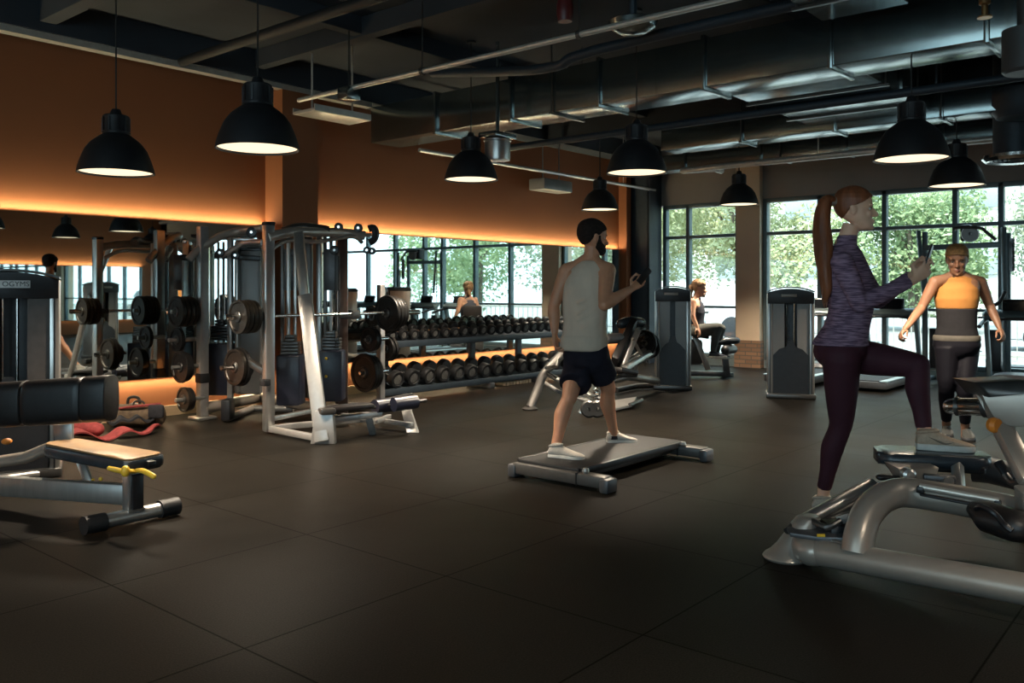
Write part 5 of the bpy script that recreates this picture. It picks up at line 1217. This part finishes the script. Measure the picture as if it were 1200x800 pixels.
# ===== ponytailed woman =====
def woman():
    t = thing('person', 'ponytailed woman in heather purple top stepping up on the machine pad with a phone', 'person', G(968, 602))
    SK = skin('fair_skin', (.84, .49, .33))
    D = 4.74; fw = (RT*.955-FW*.30).normalized(); sd = fw.cross(UP).normalized()
    hf = (RT*.94-FW*.33-UP*.04).normalized()
    H = Head(P(1001, 244.5, D), hf, UP+hf*.03, .235)
    b = MB(); H.build(b)
    b.tube([P(989, 290, D), P(993, 278, D), P(998, 264, D)], [.060, .047, .047], 16, 3)
    TR = [(990, 420, .10, .10), (987, 412, .160, .120), (988, 398, .160, .115), (995, 378, .128, .098), (998, 362, .122, .098), (997, 340, .138, .118), (994, 322, .145, .115), (992, 306, .140, .095), (990, 294, .095, .07), (990, 288, .055, .05)]
    def tor(m, inf=0, a=0, e=None): m.rings([(P(x, y, D), rx+inf, ry+inf, sd, fw) for x, y, rx, ry in TR[a:e]], 26, 2.3)
    tor(b)
    RS, RE, RW = P(987, 308, 4.58), P(1008, 356, 4.50), P(1068, 329, 4.52)
    LS, LE, LW = P(1000, 308, 4.90), P(1028, 352, 4.92), P(1070, 322, 4.66)
    ARM = ((RS, RE, RW), (LS, LE, LW))
    for S, E, W in ARM:
        b.ell(S, .05); b.tube([S, lerp(S, E, .5), E], [.048, .042, .036], 14, 3, None, True); b.tube([E, lerp(E, W, .35), W], [.036, .036, .024], 14, 3, None, True)
    hand(b, RW+(RW-RE).normalized()*.015, (RW-RE).normalized()+UP*.35, FW*.8+UP*.15, UP, .98, .75, .6)
    hand(b, LW+(LW-LE).normalized()*.01, (LW-LE).normalized()+UP*.6+RT*.2, -FW*.8, UP, .98, .65, .6)
    RHp, LHp = P(986, 418, D-.09), P(996, 416, D+.08)
    RK, RA = P(986, 497, 4.74), P(965, 574, 4.86)
    LK, LA = P(1076, 428, 4.50), P(1083, 504, 4.44)
    LEGS = ((RHp, RK, RA), (LHp, LK, LA))
    def leg(m, hp, kn, an, inf=0, cut=0, bk=-RT):
        m.tube([hp, lerp(hp, kn, .45), lerp(kn, hp, .06)], [.098+inf, .084+inf, .060+inf], 18, 4, None, True)
        e = lerp(an, kn, cut)
        m.tube([lerp(kn, hp, .04), lerp(kn, an, .12)+bk*.004, lerp(kn, an, .35)+bk*.014, lerp(kn, an, .7)+bk*.004, e], [.058+inf, .054+inf, .057+inf, .040+inf, .034+inf], 18, 4)
        m.ell(kn, .056+inf)
    for L in LEGS: leg(b, *L); 
    for an in (RA, LA): b.tube([an+V((0, 0, .03)), an+V((0, 0, -.06))], [.033, .034], 12, 0, None, True)
    body = finish(b, 'body', SK, t, .0045, 3, None, .5)
    H.face(body, iris=(.04, .05, .04), brow=(.10, .035, .015), lip=(.48, .16, .13))
    hair = mat('auburn_hair', (.21, .068, .028), .45, 0, .35, 30, .5, 60, stretch=(1, 1, .12))
    H.shell(lambda x, y, z: z > .045 and y < crv([(.045, -.08), (.07, -.05), (.10, -.030), (.124, -.016), (.134, .018), (.148, .046), (.162, .064), (.176, .080), (.19, .12)], z), .010, .014, hair, 'hair', body)
    HT = P(976, 236, D)
    part('hair_tie', MB().tube([HT+RT*.02, HT-RT*.012], .026, 14), mat('hair_tie_elastic', (.25, .18, .14), .6), body)
    pt = part('ponytail', MB().tube([HT+RT*.01, P(970, 234, D), P(965, 243, D), P(963, 262, D), P(966, 290, D-.02), P(967, 320, D-.05), P(969, 340, D-.06), P(967, 354, D-.06)], [.024, .036, .046, .056, .058, .046, .032, .006], 20, 6, (1, .8)), hair, body)
    R_ = random.Random(2)
    for k in range(12):
        a = R_.uniform(0, 2*PI); o = RT*math.cos(a)*.035+FW*math.sin(a)*.028; e = R_.uniform(330, 362)
        part('hair_strand', MB().tube([HT+o*.4, P(968, 238, D)+o*.6, P(963, 265, D)+o, P(965, 295, D-.02)+o*1.1, P(967, 322, D-.05)+o*.8, P(967+R_.uniform(-3, 2), e, D-.06)+o*.2], [.010, .012, .013, .012, .010, .003], 8, 5), hair, pt)
    tp = bpy.data.materials.new('heather_purple_knit'); tp.use_nodes = True; nt = tp.node_tree; n = nt.nodes; bs = n['Principled BSDF']
    tc = n.new('ShaderNodeTexCoord'); mp = n.new('ShaderNodeMapping'); mp.inputs['Scale'].default_value = (9, 9, 95); nz = n.new('ShaderNodeTexNoise'); nz.inputs['Scale'].default_value = 1.6; nz.inputs['Detail'].default_value = 4
    cr = n.new('ShaderNodeValToRGB'); e = cr.color_ramp.elements; e[0].position = .38; e[0].color = (.10, .062, .10, 1); e[1].position = .64; e[1].color = (.34, .22, .30, 1)
    nt.links.new(tc.outputs['Object'], mp.inputs[0]); nt.links.new(mp.outputs[0], nz.inputs['Vector']); nt.links.new(nz.outputs['Fac'], cr.inputs[0]); nt.links.new(cr.outputs[0], bs.inputs['Base Color']); bs.inputs['Roughness'].default_value = .85
    bp = n.new('ShaderNodeBump'); bp.inputs['Strength'].default_value = .35; bp.inputs['Distance'].default_value = .01; n2 = n.new('ShaderNodeTexNoise'); n2.inputs['Scale'].default_value = 14; nt.links.new(tc.outputs['Object'], n2.inputs['Vector']); nt.links.new(n2.outputs['Fac'], bp.inputs['Height']); nt.links.new(bp.outputs[0], bs.inputs['Normal'])
    m = MB()
    rs = [(984.5, 404, .186, .150), (985, 398, .178, .140), (992, 382, .152, .120), (997, 364, .140, .115), (997, 342, .152, .132), (994.5, 324, .158, .128), (992, 308, .152, .106), (990, 296, .118, .090), (990.5, 288, .072, .062), (992, 281, .056, .053), (993.5, 275.5, .055, .054)]
    m.rings([(P(x, y, D), rx, ry, sd, fw) for x, y, rx, ry in rs], 28, 2.3)
    for S, E, W in ARM:
        m.ell(S, .062); m.tube([S, lerp(S, E, .5), E], [.062, .056, .049], 16, 3, None, True)
        W2 = lerp(W, E, .04); m.tube([E, lerp(E, W2, .4), W2], [.049, .045, .033], 16, 3)
    for i in range(5): m.tube([lerp(RS, RE, .62+i*.07)+RT*.03-FW*.04, lerp(RS, RE, .66+i*.07)-FW*.058, lerp(RS, RE, .72+i*.06)-RT*.04-FW*.03], [.004, .009, .004], 6, 3)
    for i in range(4): m.tube([P(976+i*4, 392-i*13, D-.11), P(990+i*3, 386-i*13, D-.135), P(1006+i*2, 374-i*13, D-.11)], [.004, .010, .004], 6, 3)
    for o in (-.07, .07): m.ell(P(1011, 335, D+o), (.060, .060, .065))
    finish(m, 'knit_top', tp, body, .007, 7)
    m = MB()
    lg = mat('dark_maroon_leggings', (.060, .021, .030), .6, 0, .12, 8, .2, 12)
    m.rings([(P(x, y, D), rx, ry, sd, fw) for x, y, rx, ry in [(988, 392, .150, .108), (987, 402, .166, .120), (987, 413, .168, .128), (989, 422, .12, .11)]], 26, 2.3)
    for L in LEGS: leg(m, *L, inf=.005, cut=.03)
    m.ell(P(979, 411, D-.03), (.115, .12, .10))
    finish(m, 'leggings', lg, body, .007, 6)
    shm = mat('beige_knit_shoe', (.50, .37, .27), .75, 0, .1, 80, .3, 200)
    mk = mat('taupe_mark', (.16, .12, .09), .6)
    h = P(952, 598, 4.86); h.z = 0.0; e = h+RT*.215-FW*.12
    shoe(body, h, e, mat('pale_knit_shoe', (.55, .47, .38), .75, 0, .1, 80, .3, 200), WH, 1.05)
    h = P(1073, 519, 4.39); h.z = PZ; e = h+RT*.255-FW*.09; e.z = PZ
    shoe(body, h, e, shm, WH, 1.05, mark=mk)
    c = P(1088, 301, 4.56)
    ph = thing('smartphone', 'dark smartphone with pale front held up by the ponytailed woman', 'phone', c)
    a1 = (RT*.32+UP*.94).normalized()
    part('phone_body', MB().beam(c-a1*.10, c+a1*.066, .072, .010, RT*-.9+FW*.5, .003), M['black'], ph)
    part('phone_screen', MB().beam(c-a1*.058-RT*.0055, c+a1*.058-RT*.0055, .062, .003, RT*-.9+FW*.5, .001), mat('phone_glass', (.35, .40, .43), .15), ph)
woman()
# ===== woman in orange =====
def woman2():
    t = thing('person', 'woman in orange crop top and black leggings walking towards the camera, arms out', 'person', G(1122, 514))
    SK = skin('brown_skin', (.29, .145, .085))
    D = 7.3; fw = -(FW+RT*.5).normalized(); sd = fw.cross(UP).normalized()
    hf = (fw-UP*.26).normalized()
    def Q(px, py, o): return P(px, py, D)+fw*o
    H = Head(P(1121.5, 304, D-.02), hf, UP, .245)
    b = MB(); H.build(b)
    b.tube([P(1122, 328, D), P(1122, 318, D), P(1122, 308, D+.01)], [.066, .052, .050], 16, 3)
    TR = [(1121, 412, .10, .09), (1121, 402, .178, .115), (1121, 394, .170, .11), (1121, 380, .142, .10), (1121, 366, .148, .10), (1121.5, 348, .165, .115), (1122, 336, .170, .11), (1122, 329, .160, .088), (1122, 324, .115, .068), (1122, 320, .075, .055), (1122, 316, .052, .05)]
    b.rings([(P(x, y, D), rx, ry, sd, fw) for x, y, rx, ry in TR], 26, 2.3)
    A1 = (Q(1096, 330, 0)+sd*.005, Q(1080, 360, -.04), Q(1062, 384, .12)); A2 = (Q(1149, 330, 0), Q(1160, 358, -.04), Q(1170, 382, .10))
    A1[0].z = A2[0].z = P(1122, 330.5, D).z
    for (S, E, W), o in ((A1, -1), (A2, 1)):
        b.ell(S, .050); b.tube([P(1122, 320, D), lerp(P(1122, 325, D), S, .5)+V((0, 0, .008)), S], [.045, .046, .050], 14, 3, None, True); b.tube([S, lerp(S, E, .5), E], [.050, .045, .037], 14, 3, None, True); b.tube([E, lerp(E, W, .4), W], [.038, .037, .025], 14, 3, None, True)
        hand(b, W+(W-E).normalized()*.015, (W-E).normalized(), sd*o*.6-fw*.3-UP*.1, fw, .95, .8, .6)
    L1 = (P(1110, 408, D), P(1109, 452, D-.03), P(1109, 498, D+.18)); L2 = (P(1133, 408, D), P(1131, 454, D-.1), P(1131, 502, D-.0))
    def leg(m, hp, kn, an, inf=0, cut=0):
        m.tube([hp, lerp(hp, kn, .5), kn, lerp(kn, an, .35), lerp(kn, an, .7), lerp(an, kn, cut)], [.094+inf, .080+inf, .057+inf, .055+inf, .040+inf, .034+inf], 16, 4, None, False)
    for L in (L1, L2): leg(b, *L); b.tube([L[2]+V((0, 0, .03)), L[2]+V((0, 0, -.07))], .033, 12, 0, None, True)
    body = finish(b, 'body', SK, t, .006, 5)
    H.face(body, brow=(.03, .02, .012), lip=(.25, .09, .07))
    hair = mat('short_blond_brown_hair', (.26, .15, .06), .6, 0, .35, 40, .4, 120)
    H.shell(lambda x, y, z: z > .05 and y < crv([(.05, -.05), (.11, -.02), (.125, .010), (.145, .03), (.160, .058), (.172, .085), (.18, .12)], z), .010, .014, hair, 'hair', body, jit=.001)
    tp = mat('orange_sport_fabric', (.46, .20, .055), .75, 0, .06, 8, .2, 20)
    m = MB(); m.rings([(P(x, y, D), rx, ry, sd, fw) for x, y, rx, ry in [(1121, 362, .158, .112), (1121, 350, .174, .128), (1121.5, 338, .168, .125), (1122, 331, .138, .103), (1122, 326.5, .126, .094), (1122, 323, .072, .070)]], 26, 2.4)
    finish(m, 'crop_top', tp, body, .008, 5)
    m = MB(); m.rings([(P(x, y, D), rx, ry, sd, fw) for x, y, rx, ry in [(1121, 397, .176, .118), (1121, 384, .154, .112), (1121, 370, .155, .112), (1121, 361, .160, .114)]], 26, 2.4)
    finish(m, 'dark_waist_layer', mat('charcoal_fabric', (.020, .019, .021), .8, 0, .1, 10, .3, 30), body, .008, 3)
    part('waistband', MB().rings([(P(1121, 399, D), .181, .121, sd, fw), (P(1121, 397.5, D), .184, .124, sd, fw), (P(1121, 393.5, D), .181, .121, sd, fw), (P(1121, 392.5, D), .176, .117, sd, fw)], 28, 2.4), mat('grey_waistband', (.10, .09, .075), .8), body)
    m = MB(); m.rings([(P(x, y, D), rx, ry, sd, fw) for x, y, rx, ry in [(1121, 397, .178, .118), (1121, 405, .186, .124), (1121, 412, .16, .115), (1121, 417, .10, .10)]], 26, 2.4)
    for L in (L1, L2): leg(m, *L, inf=.007, cut=.14)
    finish(m, 'leggings', mat('black_leggings', (.008, .0075, .011), .6, 0, .1, 8, .2, 14), body, .008, 5)
    part('small_logo', MB().box(Q(1147, 411, .09), (.045, .008, .008), Matrix.Rotation(RZ, 3, 'Z')), M['white'], body)
    part('necklace', MB().tube([Q(1115, 321, .01), Q(1117.5, 325, .055), Q(1122, 326.5, .075), Q(1126.5, 325, .055), Q(1129, 321, .01)], .010, 8, 3), M['darkc'], body)
    shm = mat('dark_running_shoe', (.03, .032, .03), .7)
    for L, o in ((L1, 0), (L2, 0)):
        a = L[2]; h = V((a.x, a.y, 0))-fw*.06; e = h+fw*.25+RT*(.01 if L is L1 else .04)
        shoe(body, h, e, shm, M['dgrey'], 1.0)
woman2()
# ===== seated woman =====
def woman3():
    t = thing('person', 'blond woman in dark top and grey leggings seated on the far leg machine', 'person', G(825, 438))
    SK = skin('light_skin', (.55, .30, .20))
    D = 12.25; fw = (RT*.95-FW*.3).normalized(); sd = fw.cross(UP).normalized()
    H = Head(P(819, 337.5, D), (RT*.95-FW*.2-UP*.15), UP, .24)
    b = MB(); H.build(b)
    b.tube([P(815.5, 352, D), P(817.5, 343, D)], [.055, .048], 14, 3)
    b.rings([(P(x, y, D), rx, ry, sd, fw) for x, y, rx, ry in [(815, 392, .16, .12), (815, 386, .165, .13), (815.5, 376, .13, .10), (816, 366, .135, .11), (815.5, 358, .14, .10), (815.5, 351, .09, .06), (815.5, 348, .05, .05)]], 24, 2.3)
    arms = ((P(812, 354, D-.14), P(811.5, 370, D-.2), P(817, 383, D-.25)), (P(818, 354, D+.12), P(820, 370, D+.2), P(825, 383, D+.2)))
    for S, E, W in arms:
        b.ell(S, .055); b.tube([S, lerp(S, E, .5), E], [.052, .045, .038], 12, 3, None, True); b.tube([E, W], [.037, .026], 12, 3, None, True)
        hand(b, W, (W-E), -UP, -FW, .95, .5, .5)
    legs = ((P(817, 388, D-.1), P(842, 383.5, D-.2), P(836, 410, D-.2)), (P(818, 388, D+.1), P(845, 385, D+.05), P(840, 411, D+.05)))
    def leg(m, h, k, a, inf=0): m.tube([h, lerp(h, k, .5), k], [.095+inf, .082+inf, .06+inf], 14, 4, None, True); m.tube([k, lerp(k, a, .35)-RT*.012, a], [.058+inf, .056+inf, .036+inf], 14, 4, None, True)
    for L in legs: leg(b, *L)
    body = finish(b, 'body', SK, t, .009, 4)
    H.face(body)
    hr = mat('dark_blond_hair', (.28, .16, .08), .6, 0, .3, 30, .4, 80)
    H.shell(lambda x, y, z: (z > .18) or (y < .03 and z > .13) or (y < -.02 and z > .07), .012, .014, hr, 'hair', body)
    part('hair_bun', MB().ell(P(811.5, 336, D), .05).tube([P(811, 338, D), P(809, 344, D), P(811, 349, D)], [.03, .028, .008], 10, 3), hr, body)
    m = MB(); m.rings([(P(x, y, D), rx, ry, sd, fw) for x, y, rx, ry in [(815.5, 381, .145, .118), (815.5, 375, .140, .112), (816, 366, .146, .122), (816, 359, .135, .112), (816, 354, .10, .09)]], 24, 2.3)
    for s in (-1, 1): m.tube([P(816+s*3, 356, D-.08), P(816+s*3.5, 350, D-.02), P(816+s*3.5, 356, D+.07)], .025, 10, 3, None, True)
    finish(m, 'vest_top', mat('charcoal_vest', (.05, .052, .065), .8, 0, .1), body, .011, 3)
    m = MB(); m.rings([(P(x, y, D), rx, ry, sd, fw) for x, y, rx, ry in [(815.5, 379, .14, .112), (815, 386, .172, .137), (815, 392, .165, .125)]], 24, 2.3)
    for L in legs: leg(m, *L, inf=.007)
    finish(m, 'leggings', mat('grey_green_leggings', (.085, .088, .08), .75, 0, .15, 12), body, .010, 3)
    for L in legs:
        a = L[2]; h = a-fw*.06-V((0, 0, .11)); shoe(body, h, h+fw*.25, M['navy'], WH, 1.0)
woman3()
# ---------- world, sun, camera ----------
w = bpy.data.worlds.new('sky'); SC.world = w; w.use_nodes = True; nt = w.node_tree
bg = nt.nodes['Background']; st = nt.nodes.new('ShaderNodeTexSky'); st.sky_type = 'HOSEK_WILKIE'; st.turbidity = 6.0; st.ground_albedo = .4
st.sun_direction = V((-.55, .25, .75)).normalized()
mx = nt.nodes.new('ShaderNodeMix'); mx.data_type = 'RGBA'; mx.inputs[0].default_value = .7
nt.links.new(st.outputs[0], mx.inputs[6]); mx.inputs[7].default_value = (.62, .86, 1.0, 1)
nt.links.new(mx.outputs[2], bg.inputs[0]); bg.inputs[1].default_value = WORLD
L = bpy.data.lights.new('sun', 'SUN'); L.energy = SUN; L.color = (1, .95, .85); L.angle = .05
o = bpy.data.objects.new('sun', L); COL.objects.link(o); o.rotation_euler = V((-.38, -.15, .9)).to_track_quat('Z', 'Y').to_euler()
for y0, y1 in ((6.34, 7.70), (-1.4, 5.86), (-8.6, -2.0)):
    L = bpy.data.lights.new('window_portal', 'AREA'); L.shape = 'RECTANGLE'; L.size = y1-y0; L.size_y = 2.6; L.cycles.is_portal = True
    o = bpy.data.objects.new('window_portal', L); COL.objects.link(o); o.location = (XW+.3, (y0+y1)/2, 1.43)
    o.rotation_euler = Matrix((V((0, 1, 0)), V((0, 0, 1)), V((1, 0, 0)))).transposed().to_euler()
for y0, y1 in ((-4.0, -.2), (.4, 4.2)):
    L = bpy.data.lights.new('window_portal', 'AREA'); L.shape = 'RECTANGLE'; L.size = y1-y0; L.size_y = 2.7; L.cycles.is_portal = True
    o = bpy.data.objects.new('window_portal', L); COL.objects.link(o); o.location = (X0-.3, (y0+y1)/2, 1.78)
    o.rotation_euler = Matrix((V((0, -1, 0)), V((0, 0, 1)), V((-1, 0, 0)))).transposed().to_euler()
cam = bpy.data.cameras.new('camera'); cam.sensor_width = 36; cam.lens = 36*F/1200; cam.shift_y = -60/1200; cam.clip_end = 300
co = bpy.data.objects.new('camera', cam); COL.objects.link(co); co.location = CAM; co.rotation_euler = (PI/2, 0, TH-PI/2); SC.camera = co
SC.view_settings.view_transform = 'Standard'; SC.view_settings.look = 'None'; SC.view_settings.exposure = EXPO; SC.view_settings.gamma = 1; SC.view_settings.use_curve_mapping = False
cy = SC.cycles; cy.use_denoising = True; cy.max_bounces = 8; cy.glossy_bounces = 5; cy.transparent_max_bounces = 12; cy.sample_clamp_indirect = 4; cy.caustics_reflective = False; cy.caustics_refractive = False

for m_ in bpy.data.materials:
    if any(k in m_.name for k in ('fabric', 'leggings', 'knit', 'layer', 'waistband', 'vest', 'cloth', 'hair')) and m_.use_nodes and 'Principled BSDF' in m_.node_tree.nodes:
        m_.node_tree.nodes['Principled BSDF'].inputs['Specular IOR Level'].default_value = .12 if 'hair' not in m_.name else .3
